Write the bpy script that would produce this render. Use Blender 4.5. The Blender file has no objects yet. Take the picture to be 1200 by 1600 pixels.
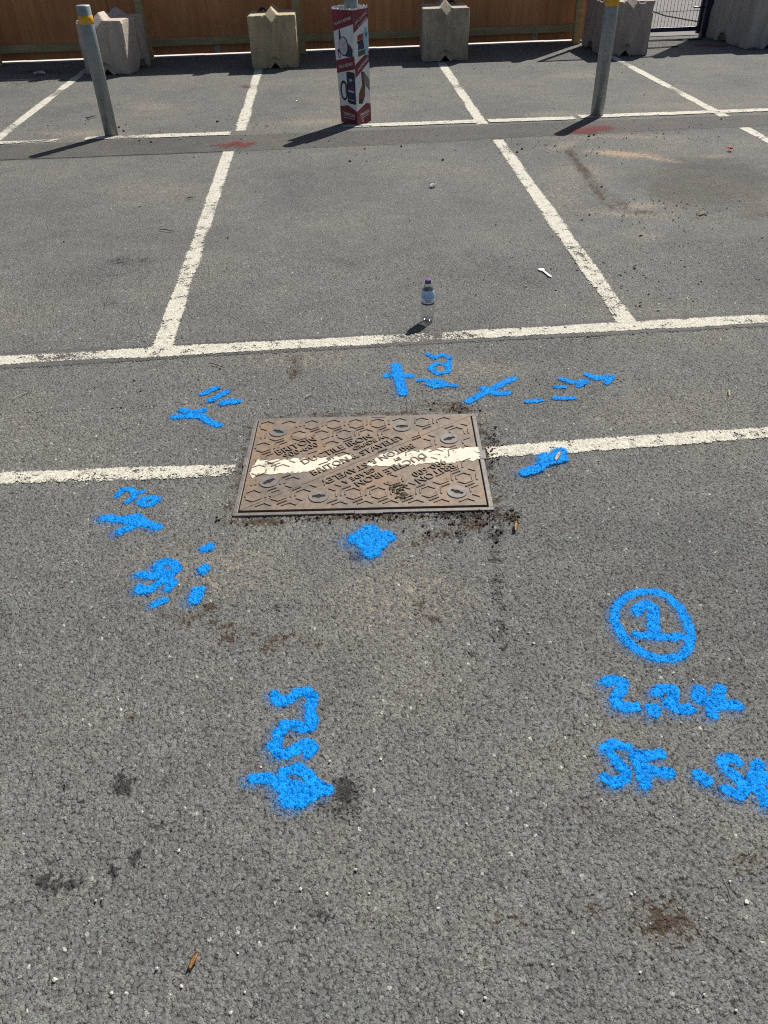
import bpy, bmesh, math, random
import numpy as np
from mathutils import Vector, Matrix, noise as mnoise

random.seed(7)
rng = np.random.default_rng(11)
sc = bpy.context.scene
COL = sc.collection

# ------------------------------------------------------------------ camera, light, exposure
CAM_H = 1.70
F_PX = 1199.233
ROT = Matrix(((0.99707598, 0.06287662, 0.04342838),
              (-0.07320746, 0.62299098, 0.77879581),
              (-0.02191256, 0.77969787, -0.62577238)))      # columns: right, up, forward
cam_d = bpy.data.cameras.new('camera')
cam = bpy.data.objects.new('camera', cam_d)
COL.objects.link(cam)
cam_d.sensor_fit = 'VERTICAL'
cam_d.sensor_height = 36.0
cam_d.lens = F_PX / 1600 * 36.0
cam_d.clip_start = 0.05
cam_d.clip_end = 2000
R3 = Matrix((ROT.col[0], ROT.col[1], -ROT.col[2])).transposed()
cam.matrix_world = Matrix.Translation((0, 0, CAM_H)) @ R3.to_4x4()
sc.camera = cam

SUN_EL = math.radians(50.5)
sx, sy = 0.620, 0.785
SUN = Vector((sx * math.cos(SUN_EL), sy * math.cos(SUN_EL), math.sin(SUN_EL))).normalized()
world = bpy.data.worlds.new('World')
sc.world = world
world.use_nodes = True
wn = world.node_tree.nodes
wn.clear()
sky = wn.new('ShaderNodeTexSky')
sky.sky_type = 'NISHITA'
sky.sun_disc = False
sky.sun_elevation = SUN_EL
sky.sun_rotation = math.atan2(sx, sy)
sky.dust_density = 1.5
bg = wn.new('ShaderNodeBackground')
bg.inputs[1].default_value = 0.052
wo = wn.new('ShaderNodeOutputWorld')
world.node_tree.links.new(sky.outputs[0], bg.inputs[0])
world.node_tree.links.new(bg.outputs[0], wo.inputs[0])

sun_d = bpy.data.lights.new('sun', 'SUN')
sun_d.energy = 5.0
sun_d.angle = math.radians(0.5)
sun_d.color = (1.0, 0.955, 0.88)
sun = bpy.data.objects.new('sun', sun_d)
COL.objects.link(sun)
sun.rotation_euler = (-SUN).to_track_quat('-Z', 'Y').to_euler()
sun.location = (0, 0, 20)

sc.view_settings.view_transform = 'Standard'
sc.view_settings.look = 'None'
sc.view_settings.gamma = 1
sc.view_settings.exposure = 0.32
sc.cycles.use_denoising = False
sc.cycles.caustics_reflective = False
sc.cycles.caustics_refractive = False
sc.cycles.sample_clamp_indirect = 2.0
sc.cycles.filter_width = 1.1
sc.view_settings.use_curve_mapping = False


# ------------------------------------------------------------------ survey helpers (photo -> place)
def ray(px, py):
    return ROT @ Vector(((px - 600) / F_PX, -(py - 800) / F_PX, 1.0))


def at(px, py, z=0.0):
    d = ray(px, py)
    t = (z - CAM_H) / d.z
    return Vector((d.x * t, d.y * t, z))


def onplane(px, py, Y):
    d = ray(px, py)
    t = Y / d.y
    return Vector((d.x * t, Y, CAM_H + d.z * t))


def mpp(px, py):
    return (at(px + 1, py) - at(px, py)).length


# ------------------------------------------------------------------ object helpers
def tag(o, label=None, cat=None, group=None, kind=None):
    if label: o['label'] = label
    if cat: o['category'] = cat
    if group: o['group'] = group
    if kind: o['kind'] = kind
    return o


def link(name, me, parent=None, mat=None):
    o = bpy.data.objects.new(name, me)
    COL.objects.link(o)
    if parent is not None:
        o.parent = parent
    if mat is not None:
        me.materials.append(mat)
    return o


def empty(name, loc, rz=0.0):
    o = bpy.data.objects.new(name, None)
    COL.objects.link(o)
    o.location = loc
    o.rotation_euler = (0, 0, rz)
    o.empty_display_size = 0.1
    return o


def from_bm(name, bm, mat=None, parent=None, smooth=False):
    me = bpy.data.meshes.new(name)
    bmesh.ops.recalc_face_normals(bm, faces=bm.faces)
    bm.to_mesh(me)
    bm.free()
    if smooth:
        me.polygons.foreach_set('use_smooth', [True] * len(me.polygons))
    return link(name, me, parent, mat)


def bm_box(bm, x0, x1, y0, y1, z0, z1, M=None, bevel=0.0):
    vs = [bm.verts.new(p) for p in ((x0, y0, z0), (x1, y0, z0), (x1, y1, z0), (x0, y1, z0),
                                    (x0, y0, z1), (x1, y0, z1), (x1, y1, z1), (x0, y1, z1))]
    fs = [bm.faces.new([vs[i] for i in f]) for f in
          ((0, 3, 2, 1), (4, 5, 6, 7), (0, 1, 5, 4), (1, 2, 6, 5), (2, 3, 7, 6), (3, 0, 4, 7))]
    if M is not None:
        bmesh.ops.transform(bm, matrix=M, verts=vs)
    if bevel > 0:
        es = list({e for f in fs for e in f.edges})
        bmesh.ops.bevel(bm, geom=es, offset=bevel, segments=2, affect='EDGES', profile=0.5)
    return vs


def box(name, x0, x1, y0, y1, z0, z1, mat, parent=None, bevel=0.0, M=None):
    bm = bmesh.new()
    bm_box(bm, x0, x1, y0, y1, z0, z1, M, bevel)
    return from_bm(name, bm, mat, parent)


def bm_lathe(bm, prof, seg=32, closed_top=True, closed_bot=True, M=None):
    rings = []
    for r, z in prof:
        rings.append([bm.verts.new((r * math.cos(2 * math.pi * k / seg), r * math.sin(2 * math.pi * k / seg), z))
                      for k in range(seg)])
    for a, b in zip(rings, rings[1:]):
        for k in range(seg):
            bm.faces.new((a[k], a[(k + 1) % seg], b[(k + 1) % seg], b[k]))
    if closed_bot: bm.faces.new(list(reversed(rings[0])))
    if closed_top: bm.faces.new(rings[-1])
    if M is not None:
        bmesh.ops.transform(bm, matrix=M, verts=[v for r in rings for v in r])


def bm_tube(bm, pts, rad, seg=6):
    pts = [Vector(p) for p in pts]
    rads = rad if isinstance(rad, (list, tuple)) else [rad] * len(pts)
    rings = []
    for i, p in enumerate(pts):
        t = (pts[min(i + 1, len(pts) - 1)] - pts[max(i - 1, 0)]).normalized()
        a = t.orthogonal().normalized()
        if abs(t.z) < 0.95:
            a = t.cross(Vector((0, 0, 1))).normalized()
        b = t.cross(a)
        rings.append([bm.verts.new(p + rads[i] * (math.cos(2 * math.pi * k / seg) * a + math.sin(2 * math.pi * k / seg) * b))
                      for k in range(seg)])
    for a, b in zip(rings, rings[1:]):
        for k in range(seg):
            bm.faces.new((a[k], a[(k + 1) % seg], b[(k + 1) % seg], b[k]))
    bm.faces.new(rings[0])
    bm.faces.new(rings[-1])


# ------------------------------------------------------------------ node helpers
class NT:
    def __init__(self, tree):
        self.t = tree

    def n(self, typ, **kw):
        nd = self.t.nodes.new(typ)
        for k, v in kw.items():
            if k == 'ins':
                for kk, vv in v.items():
                    if isinstance(vv, bpy.types.NodeSocket):
                        self.t.links.new(vv, nd.inputs[kk])
                    else:
                        nd.inputs[kk].default_value = vv
            else:
                setattr(nd, k, v)
        return nd

    def math(self, op, a, b=None, c=None, clamp=False):
        nd = self.t.nodes.new('ShaderNodeMath')
        nd.operation = op
        nd.use_clamp = clamp
        for i, v in enumerate((a, b, c)):
            if v is None: continue
            if isinstance(v, bpy.types.NodeSocket):
                self.t.links.new(v, nd.inputs[i])
            else:
                nd.inputs[i].default_value = v
        return nd.outputs[0]

    def mix(self, fac, a, b, mode='MIX'):
        nd = self.t.nodes.new('ShaderNodeMix')
        nd.data_type = 'RGBA'
        nd.blend_type = mode
        for i, v in ((0, fac), (6, a), (7, b)):
            if isinstance(v, bpy.types.NodeSocket):
                self.t.links.new(v, nd.inputs[i])
            else:
                nd.inputs[i].default_value = (*v, 1) if i > 0 and len(v) == 3 else v
        return nd.outputs[2]

    def ramp(self, fac, stops, interp='LINEAR'):
        nd = self.t.nodes.new('ShaderNodeValToRGB')
        cr = nd.color_ramp
        cr.interpolation = interp
        while len(cr.elements) < len(stops):
            cr.elements.new(0.5)
        for e, (p, c) in zip(cr.elements, stops):
            e.position = p
            e.color = (*c, 1) if len(c) == 3 else c
        self.t.links.new(fac, nd.inputs[0])
        return nd.outputs[0]

    def step(self, v, lo, hi):
        nd = self.t.nodes.new('ShaderNodeMapRange')
        nd.interpolation_type = 'SMOOTHSTEP'
        self.t.links.new(v, nd.inputs[0])
        nd.inputs[1].default_value = lo
        nd.inputs[2].default_value = hi
        return nd.outputs[0]

    def attr(self, name):
        nd = self.t.nodes.new('ShaderNodeAttribute')
        nd.attribute_name = name
        return nd.outputs['Fac']

    def pos(self):
        return self.t.nodes.new('ShaderNodeNewGeometry').outputs['Position']

    def noise(self, vec, scale, detail=3, rough=0.5, dist=0.0, dim='3D'):
        nd = self.n('ShaderNodeTexNoise', noise_dimensions=dim)
        self.t.links.new(vec, nd.inputs['Vector'])
        nd.inputs['Scale'].default_value = scale
        nd.inputs['Detail'].default_value = detail
        nd.inputs['Roughness'].default_value = rough
        nd.inputs['Distortion'].default_value = dist
        return nd

    def link(self, a, b):
        self.t.links.new(a, b)


def new_mat(name):
    m = bpy.data.materials.new(name)
    m.use_nodes = True
    m.node_tree.nodes.clear()
    t = NT(m.node_tree)
    out = t.n('ShaderNodeOutputMaterial')
    bsdf = t.n('ShaderNodeBsdfPrincipled')
    t.link(bsdf.outputs[0], out.inputs[0])
    return m, t, bsdf, out


def simple(name, col, rough=0.6, metal=0.0, vary=0.12, scale=20.0, bump=0.0, bscale=80.0, spec=0.5):
    m, t, b, out = new_mat(name)
    tc = t.n('ShaderNodeTexCoord').outputs['Object']
    nz = t.noise(tc, scale, 5, 0.6)
    f = t.step(nz.outputs[0], 0.3, 0.7)
    c0 = tuple(max(0, c * (1 - vary)) for c in col)
    c1 = tuple(min(1, c * (1 + vary)) for c in col)
    t.link(t.mix(f, c0, c1), b.inputs['Base Color'])
    b.inputs['Roughness'].default_value = rough
    b.inputs['Metallic'].default_value = metal
    b.inputs['Specular IOR Level'].default_value = spec
    if bump > 0:
        n2 = t.noise(tc, bscale, 5, 0.65)
        bp = t.n('ShaderNodeBump', ins={'Strength': 1.0, 'Distance': bump, 'Height': n2.outputs[0]})
        t.link(bp.outputs[0], b.inputs['Normal'])
    return m


# ------------------------------------------------------------------ asphalt relief shared by ground, paint and lines
def relief_group():
    g = bpy.data.node_groups.new('asphalt_relief', 'ShaderNodeTree')
    g.interface.new_socket('Height', in_out='OUTPUT', socket_type='NodeSocketFloat')
    g.interface.new_socket('Chip', in_out='OUTPUT', socket_type='NodeSocketFloat')
    g.interface.new_socket('Chip Color', in_out='OUTPUT', socket_type='NodeSocketColor')
    g.interface.new_socket('Crevice', in_out='OUTPUT', socket_type='NodeSocketFloat')
    t = NT(g)
    out = t.n('NodeGroupOutput')
    p = t.pos()
    flat = t.n('ShaderNodeVectorMath', operation='MULTIPLY', ins={0: p, 1: (1, 1, 0)}).outputs[0]
    wob = t.noise(flat, 130, 3, 0.6)
    wv = t.n('ShaderNodeVectorMath', operation='MULTIPLY_ADD',
             ins={0: wob.outputs['Color'], 1: (0.0048, 0.0048, 0), 2: flat}).outputs[0]
    tot = None
    first = None
    for scale, amp, tilt in ((124.0, 0.0039, 1.10), (255.0, 0.0021, 1.0)):
        v = t.n('ShaderNodeTexVoronoi', voronoi_dimensions='2D', feature='F1',
                ins={'Scale': scale, 'Randomness': 1.0, 'Vector': wv})
        if first is None: first = v
        d = v.outputs['Distance']
        dome = t.math('SUBTRACT', 1.0, t.math('POWER', t.math('MULTIPLY', d, 1.22, clamp=True), 4.0))
        sep = t.n('ShaderNodeSeparateColor', ins={0: v.outputs['Color']})
        hgt = t.math('MULTIPLY', t.step(sep.outputs[0], 0.0, 0.6), 0.62)
        # tilt of each chip's worn face
        loc = t.n('ShaderNodeVectorMath', operation='SUBTRACT', ins={0: wv, 1: v.outputs['Position']}).outputs[0]
        rv = t.n('ShaderNodeVectorMath', operation='SUBTRACT', ins={0: v.outputs['Color'], 1: (0.5, 0.5, 0.5)}).outputs[0]
        rv2 = t.n('ShaderNodeVectorMath', operation='MULTIPLY', ins={0: rv, 1: (1, 1, 0)}).outputs[0]
        dt = t.n('ShaderNodeVectorMath', operation='DOT_PRODUCT', ins={0: loc, 1: rv2}).outputs['Value']
        h = t.math('MULTIPLY', t.math('ADD', t.math('MULTIPLY', dome, 0.55), hgt), amp)
        h = t.math('ADD', h, t.math('MULTIPLY', dt, tilt))
        tot = h if tot is None else t.math('ADD', tot, h)
    fine = t.noise(flat, 420, 3, 0.6)
    tot = t.math('ADD', tot, t.math('MULTIPLY', t.math('SUBTRACT', fine.outputs[0], 0.5), 0.0022))
    big = t.noise(flat, 5, 3, 0.55)
    tot = t.math('ADD', tot, t.math('MULTIPLY', t.math('SUBTRACT', big.outputs[0], 0.5), 0.004))
    tot = t.math('SUBTRACT', tot, 0.0060)
    t.link(tot, out.inputs['Height'])
    s2 = t.n('ShaderNodeSeparateColor', ins={0: first.outputs['Color']})
    t.link(s2.outputs[1], out.inputs['Chip'])
    t.link(first.outputs['Color'], out.inputs['Chip Color'])
    t.link(t.step(first.outputs['Distance'], 0.42, 0.85), out.inputs['Crevice'])
    return g


RELIEF = relief_group()


def add_relief(t, out, mat, true_disp, scale=1.0):
    gr = t.n('ShaderNodeGroup', node_tree=RELIEF)
    dn = t.n('ShaderNodeDisplacement', ins={'Midlevel': 0.0, 'Scale': scale, 'Height': gr.outputs['Height']})
    t.link(dn.outputs[0], out.inputs['Displacement'])
    mat.displacement_method = 'BOTH' if true_disp else 'BUMP'
    return gr


def asphalt(name, true_disp, base=(0.182, 0.181, 0.170), scale=1.0, stains=True):
    m, t, b, out = new_mat(name)
    gr = add_relief(t, out, m, true_disp, scale)
    p = t.pos()
    chip = gr.outputs['Chip']
    lum = t.ramp(chip, [(0.0, (0.66,) * 3), (0.2, (0.84,) * 3), (0.42, (0.98,) * 3), (0.72, (1.14,) * 3), (0.93, (1.38,) * 3), (0.986, (1.7,) * 3), (0.996, (2.6,) * 3)], 'CONSTANT')
    col = t.mix(1.0, base, lum, 'MULTIPLY')
    hue = t.mix(0.06, (1, 1, 1), gr.outputs['Chip Color'], 'MIX')
    col = t.mix(1.0, col, hue, 'MULTIPLY')
    fn = t.noise(p, 260, 4, 0.7)
    col = t.mix(1.0, col, t.ramp(fn.outputs[0], [(0.3, (0.72,) * 3), (0.5, (1.0,) * 3), (0.7, (1.28,) * 3)]), 'MULTIPLY')
    col = t.mix(t.math('MULTIPLY', gr.outputs['Crevice'], 0.5), col, (0.035, 0.033, 0.031))
    m1 = t.noise(p, 0.9, 5, 0.6, 0.3)
    col = t.mix(1.0, col, t.ramp(m1.outputs[0], [(0.3, (0.80, 0.81, 0.83)), (0.5, (1.0, 1.0, 1.0)), (0.7, (1.20, 1.16, 1.09))]), 'MULTIPLY')
    m2 = t.noise(p, 6.0, 4, 0.65)
    col = t.mix(1.0, col, t.ramp(m2.outputs[0], [(0.3, (0.90,) * 3), (0.7, (1.1,) * 3)]), 'MULTIPLY')
    if stains:
        sp = t.noise(p, 38, 6, 0.78)
        dm = t.attr('damp')
        dmn = t.noise(p, 7, 5, 0.7)
        df = t.step(t.math('ADD', dm, t.math('MULTIPLY', t.math('SUBTRACT', dmn.outputs[0], 0.5), 0.7)), 0.15, 0.75)
        col = t.mix(t.math('MULTIPLY', df, t.step(dm, 0.02, 0.2)), col, t.mix(1.0, col, (0.66, 0.64, 0.62), 'MULTIPLY'))
        for an, c, k in (('dust', (0.30, 0.262, 0.205), 0.95), ('soil', (0.060, 0.038, 0.022), 0.9), ('oil', (0.022, 0.021, 0.020), 0.85), ('rust', (0.50, 0.35, 0.22), 0.8)):
            a = t.attr(an)
            f = t.math('ADD', a, t.math('ADD', t.math('MULTIPLY', t.math('SUBTRACT', sp.outputs[0], 0.5), 3.0), t.math('MULTIPLY', t.math('SUBTRACT', gr.outputs['Crevice'], 0.4), 0.35 if an != 'dust' else 0.0)))
            f = t.math('MULTIPLY', t.step(f, 0.05, 0.50), k)
            f = t.math('MULTIPLY', f, t.step(a, 0.02, 0.12))
            col = t.mix(f, col, c)
    t.link(col, b.inputs['Base Color'])
    b.inputs['Roughness'].default_value = 0.82
    b.inputs['Specular IOR Level'].default_value = 0.35
    return m


A_NEAR = asphalt('asphalt_near', True)
A_FAR = asphalt('asphalt_far', False, (0.196, 0.193, 0.180))
A_PATCH = asphalt('asphalt_patch', False, (0.122, 0.117, 0.109), 0.8)


def paint_mat(name, col, true_disp, relief=1.0, mode='spray', wear=0.5, col2=None):
    m, t, b, out = new_mat(name)
    gr = add_relief(t, out, m, true_disp, relief)
    p = t.pos()
    cov = t.attr('cov')
    if mode == 'spray':
        v = t.n('ShaderNodeTexVoronoi', voronoi_dimensions='2D', ins={'Scale': 800.0, 'Vector': p})
        sepc = t.n('ShaderNodeSeparateColor', ins={0: v.outputs['Color']})
        nz = t.noise(p, 120, 3, 0.6)
        th = t.math('ADD', t.math('MULTIPLY', sepc.outputs[0], 0.72), t.math('MULTIPLY', nz.outputs[0], 0.22))
        c = t.math('SUBTRACT', cov, t.math('MULTIPLY', gr.outputs['Crevice'], 0.22))
        a = t.step(t.math('SUBTRACT', c, th), -0.10, 0.12)
        a = t.math('MAXIMUM', a, t.math('MULTIPLY', t.math('SUBTRACT', cov, 0.06, clamp=True), 0.42))
        b.inputs['Specular IOR Level'].default_value = 0.1
    else:
        n1 = t.noise(p, 14, 5, 0.7)
        n2 = t.noise(p, 110, 4, 0.7)
        wob = t.math('MULTIPLY', t.math('SUBTRACT', t.step(n2.outputs[0], 0.36, 0.64), 0.5), 0.62)
        wr = t.math('MULTIPLY', t.step(n1.outputs[0], 0.47, 0.70), -wear)
        lo = t.attr('worn')
        wr = t.math('SUBTRACT', wr, t.math('MULTIPLY', lo, 0.75))
        crev = t.math('MULTIPLY', gr.outputs['Crevice'], -0.16)
        c = t.math('ADD', t.math('ADD', cov, wob), t.math('ADD', wr, crev))
        a = t.step(c, 0.46, 0.54)
    n3 = t.noise(p, 30, 5, 0.65)
    cc = t.mix(t.step(n3.outputs[0], 0.32, 0.68), col, col2 or tuple(x * 0.86 for x in col))
    if mode != 'spray':
        # tyre dirt and fine cracks in the thermoplastic
        n4 = t.noise(p, 75, 5, 0.75)
        cc = t.mix(t.math('MULTIPLY', t.step(n4.outputs[0], 0.54, 0.68), 0.5), cc, (0.30, 0.28, 0.24))
        cr = t.n('ShaderNodeTexVoronoi', voronoi_dimensions='2D', feature='DISTANCE_TO_EDGE', ins={'Scale': 9.0, 'Vector': t.n('ShaderNodeVectorMath', operation='MULTIPLY_ADD', ins={0: n1.outputs['Color'], 1: (0.2, 0.2, 0), 2: p}).outputs[0]})
        crk = t.math('SUBTRACT', 1.0, t.step(cr.outputs['Distance'], 0.004, 0.016))
        cc = t.mix(t.math('MULTIPLY', crk, t.math('MULTIPLY', t.step(n1.outputs[0], 0.42, 0.55), 0.7)), cc, (0.13, 0.12, 0.10))
    t.link(cc, b.inputs['Base Color'])
    b.inputs['Roughness'].default_value = 0.6 if mode == 'spray' else 0.75
    b.inputs['Specular IOR Level'].default_value = 0.12 if mode == 'spray' else 0.3
    tr = t.n('ShaderNodeBsdfTransparent')
    mx = t.n('ShaderNodeMixShader', ins={0: a, 1: tr.outputs[0], 2: b.outputs[0]})
    t.link(mx.outputs[0], out.inputs[0])
    return m


BLUE = paint_mat('blue_spray_paint', (0.003, 0.235, 0.70), True, 0.99, 'spray', col2=(0.004, 0.28, 0.78))
RED_FAR = paint_mat('red_spray_paint', (0.30, 0.030, 0.038), False, 0.9, 'spray', col2=(0.24, 0.035, 0.04))
WHITE = paint_mat('white_thermoplastic', (0.65, 0.62, 0.525), True, 0.6, 'line', 0.72, (0.55, 0.52, 0.44))
WHITE_FAR = paint_mat('white_thermoplastic_far', (0.65, 0.62, 0.53), False, 0.5, 'line', 0.62, (0.55, 0.525, 0.45))
SEALER = paint_mat('grey_sealer_band', (0.105, 0.103, 0.10), True, 0.35, 'line', 0.3, (0.09, 0.089, 0.088))

# ------------------------------------------------------------------ ground
ZONES = [  # x0, x1, y0, y1, cell, near
    (-1.20, 1.50, 0.20, 1.73, 0.0027, True),
    (-2.00, 2.30, 1.73, 2.95, 0.0050, True),
    (-2.70, 3.20, 2.95, 4.60, 0.0080, True),
    (-9.00, 10.0, 4.58, 12.90, 0.04, False),
]
# inspection cover footprint
CC = [at(364, 808), at(772, 798), at(741, 648), at(398, 656)]
COVER_C = sum(CC, Vector()) / 4
COVER_A = math.atan2(*reversed(((CC[1] - CC[0]) + (CC[2] - CC[3]))[:2]))
CW, CH = 0.925, 0.645


def cover_local(X, Y):
    c, s = math.cos(COVER_A), math.sin(COVER_A)
    dx, dy = X - COVER_C.x, Y - COVER_C.y
    return c * dx + s * dy, -s * dx + c * dy


# stains: (attr, px, py, rx_px, ry_px, angle_deg, strength)
STAINS = [
    ('oil', 540, 1240, 22, 26, 0, .75), ('oil', 502, 1258, 14, 10, 0, .5), ('oil', 192, 1224, 16, 18, 0, .75),
    ('oil', 100, 1230, 9, 8, 0, .45), ('oil', 72, 1378, 20, 16, 0, .7), ('oil', 108, 1380, 16, 12, 0, .6),
    ('oil', 175, 1360, 10, 9, 0, .6), ('oil', 212, 1338, 12, 14, 0, .6), ('oil', 80, 1347, 12, 8, 0, .45),
    ('oil', 110, 1250, 22, 14, 0, .3), ('oil', 255, 1290, 20, 8, 0, .3), ('oil', 510, 1430, 20, 9, 0, .4),
    ('oil', 186, 408, 14, 5, 0, .6), ('oil', 222, 406, 12, 5, 0, .45), ('oil', 178, 428, 12, 4, 0, .35),
    ('oil', 170, 475, 10, 3, 0, .4), ('oil', 1130, 1480, 30, 10, 25, .35), ('oil', 720, 835, 9, 10, 0, .6),
    ('oil', 777, 920, 9, 26, 0, .42), ('oil', 782, 985, 8, 16, 0, .5), ('oil', 735, 1022, 12, 5, 0, .5), ('oil', 725, 800, 60, 9, 0, .8),
    ('oil', 775, 835, 14, 8, 0, .7), ('oil', 800, 812, 12, 6, 0, .5), ('oil', 768, 690, 10, 14, 0, .5), ('oil', 764, 730, 8, 10, 0, .5),
    ('oil', 430, 950, 30, 8, 0, .25), ('oil', 785, 700, 7, 6, 0, .5),
    ('soil', 300, 965, 24, 9, -20, .42), ('soil', 328, 947, 10, 7, 0, .8), ('soil', 358, 996, 12, 10, 0, .65),
    ('soil', 428, 1004, 18, 9, -25, .5), ('soil', 478, 1000, 14, 5, 0, .4), ('soil', 560, 870, 16, 7, 0, .7),
    ('soil', 650, 848, 16, 4, -18, .5), ('soil', 690, 832, 30, 5, -14, .42), ('soil', 740, 818, 24, 9, 0, .8),
    ('soil', 400, 815, 42, 6, 0, .75), ('soil', 560, 808, 80, 4, 0, .55), ('soil', 620, 803, 60, 4, 0, .4), ('soil', 655, 945, 7, 14, 10, .45), ('soil', 675, 965, 16, 6, 22, .45),
    ('soil', 460, 580, 9, 16, 10, .55), ('soil', 462, 560, 10, 10, 0, .4), ('soil', 720, 640, 30, 6, 0, .6),
    ('soil', 600, 646, 60, 3, 0, .4), ('soil', 690, 632, 40, 6, 0, .35),
    ('soil', 765, 700, 8, 14, 0, .55), ('soil', 1040, 1438, 44, 26, 15, .62), ('soil', 1030, 1430, 22, 14, 10, .7), ('soil', 925, 1425, 20, 12, 0, .35),
    ('soil', 930, 1090, 10, 4, 0, .2), ('soil', 200, 1120, 14, 6, 0, .35), ('soil', 1170, 1350, 30, 14, 0, .35), ('soil', 790, 1440, 26, 14, 0, .22),
    ('soil', 470, 1090, 70, 12, 0, .15), ('soil', 780, 805, 24, 7, 0, .55),
    ('soil', 893, 240, 4, 8, 0, .8), ('soil', 908, 264, 4, 8, -30, .85), ('soil', 925, 288, 4, 8, -30, .75), ('soil', 940, 307, 6, 10, -30, .6),
    ('soil', 900, 252, 4, 8, -30, .85), ('soil', 916, 276, 4, 8, -30, .8), ('soil', 933, 298, 6, 10, -30, .7),
    ('soil', 955, 322, 4, 7, -30, .5), ('soil', 970, 318, 14, 5, 0, .45), ('soil', 1000, 331, 18, 2, 0, .7),
    ('soil', 30, 130, 14, 3, 0, .3), ('soil', 60, 112, 40, 3, 0, .6),
    ('dust', 880, 228, 20, 6, -10, .4), ('dust', 1000, 320, 26, 5, 0, .55), ('dust', 960, 332, 60, 5, 4, .35), ('dust', 1020, 336, 40, 4, 0, .3),
    ('dust', 1010, 367, 18, 3, 0, .5), ('dust', 1115, 243, 24, 3, 0, .35), ('dust', 975, 213, 90, 3, 0, .3), ('dust', 900, 270, 60, 25, 0, .14),
    ('dust', 500, 190, 60, 5, 0, .38), ('dust', 135, 208, 60, 6, 0, .36), ('dust', 470, 228, 90, 3, 0, .34), ('dust', 700, 215, 220, 3, 0, .16),
    ('dust', 870, 178, 50, 4, 0, .3), ('dust', 1050, 190, 120, 4, 0, .24), ('dust', 230, 165, 40, 6, 0, .2), ('dust', 1060, 165, 90, 5, 0, .2),
    ('dust', 900, 118, 40, 4, 0, .25), ('dust', 200, 240, 120, 4, 0, .15), ('dust', 500, 155, 60, 8, 0, .12), ('dust', 880, 305, 30, 40, 20, .2),
    ('dust', 460, 560, 120, 18, 0, .14), ('dust', 750, 575, 90, 12, 0, .16), ('dust', 690, 650, 90, 10, 0, .22),
    ('rust', 975, 240, 46, 4, 4, .72), ('rust', 1020, 246, 36, 2.5, 8, .5), ('rust', 945, 237, 16, 4, 0, .5),
]
random.seed(31)
for k in range(17):      # broken dark seam running from the cover's right corner
    t_ = k / 16
    STAINS.append(('oil', 770 + 16 * t_ + random.gauss(0, 5.5), 812 + 215 * t_ ** 1.1 + random.gauss(0, 4), random.uniform(2.5, 6), random.uniform(3, 8), random.uniform(-60, 60), random.uniform(.2, .8) * (1 - .35 * t_)))
for k in range(30):      # dirt packed along the cover's edges
    u = random.random()
    for (ax, ay, bx, by, st) in ((362, 812, 775, 803, .75), (774, 796, 745, 655, .75), (395, 652, 742, 643, .6), (360, 806, 394, 660, .55)):
        STAINS.append(('soil', ax + (bx - ax) * u + random.gauss(0, 2), ay + (by - ay) * u + random.gauss(0, 2.5), random.uniform(5, 14), random.uniform(2, 5), 0, random.uniform(.3, 1) * st))
for k in range(16):
    u = k / 15
    STAINS.append(('soil', 752 - 105 * u + random.gauss(0, 3), 818 + 34 * u + random.gauss(0, 2), random.uniform(3, 9), random.uniform(1.5, 4), random.uniform(-50, 10), random.uniform(.2, .75)))
for k in range(14):
    u = k / 13
    STAINS.append(('soil', 285 + 205 * u + random.gauss(0, 6), 968 + 38 * u + random.gauss(0, 5), random.uniform(4, 9), random.uniform(2, 5), random.uniform(-40, 10), random.uniform(.3, .75)))
for k in range(24):      # curved edge of the sunken patch at right
    u = k / 23
    STAINS.append(('soil', 888 + 72 * u ** 0.9 if u < .6 else 935 + 40 * (u - .6) / .4 , 236 + 90 * u, 3, 4.5, -30, random.uniform(.6, 1.1) * (1 - .4 * u)))
for k in range(20):
    u = k / 19
    STAINS.append(('soil', 965 + 235 * u, 326 + 14 * math.sin(u * 2.6), random.uniform(6, 12), random.uniform(1, 2.4), 0, random.uniform(.1, .5)))
STAINS += [('damp', 1110, 282, 95, 40, 5, 1.1), ('damp', 1060, 300, 60, 22, 10, .9), ('damp', 1010, 275, 50, 30, 0, .5), ('damp', 1190, 330, 60, 20, 0, .6), ('damp', 600, 216, 700, 11, -2.4, .75), ('damp', 100, 234, 260, 9, -2, .6),
           ('damp', 200, 410, 70, 16, 0, .35), ('damp', 470, 470, 90, 25, 0, .25), ('damp', 150, 1400, 170, 60, -15, .3), ('damp', 540, 1250, 45, 40, 0, .35), ('damp', 1040, 1440, 90, 50, 0, .35),
           ('damp', 700, 360, 120, 20, 0, .2), ('damp', 130, 560, 150, 40, 0, .25), ('damp', 950, 470, 130, 18, 0, .3), ('damp', 620, 1450, 160, 60, 0, .25),
           ('dust', 330, 890, 160, 60, 0, .12), ('dust', 640, 930, 130, 60, 0, .14), ('dust', 250, 300, 160, 25, 0, .10), ('dust', 1000, 640, 160, 40, 0, .10)]
SPREP = []
for an, px, py, rx, ry, ang, st in STAINS:
    c = at(px, py)
    a = math.radians(ang)
    ex = at(px + rx * math.cos(a), py + rx * math.sin(a)) - c
    ey = at(px - ry * math.sin(a), py + ry * math.cos(a)) - c
    M2 = np.array([[ex.x, ey.x], [ex.y, ey.y]])
    SPREP.append((an, c.x, c.y, np.linalg.inv(M2), max(ex.length, ey.length), st))


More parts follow.
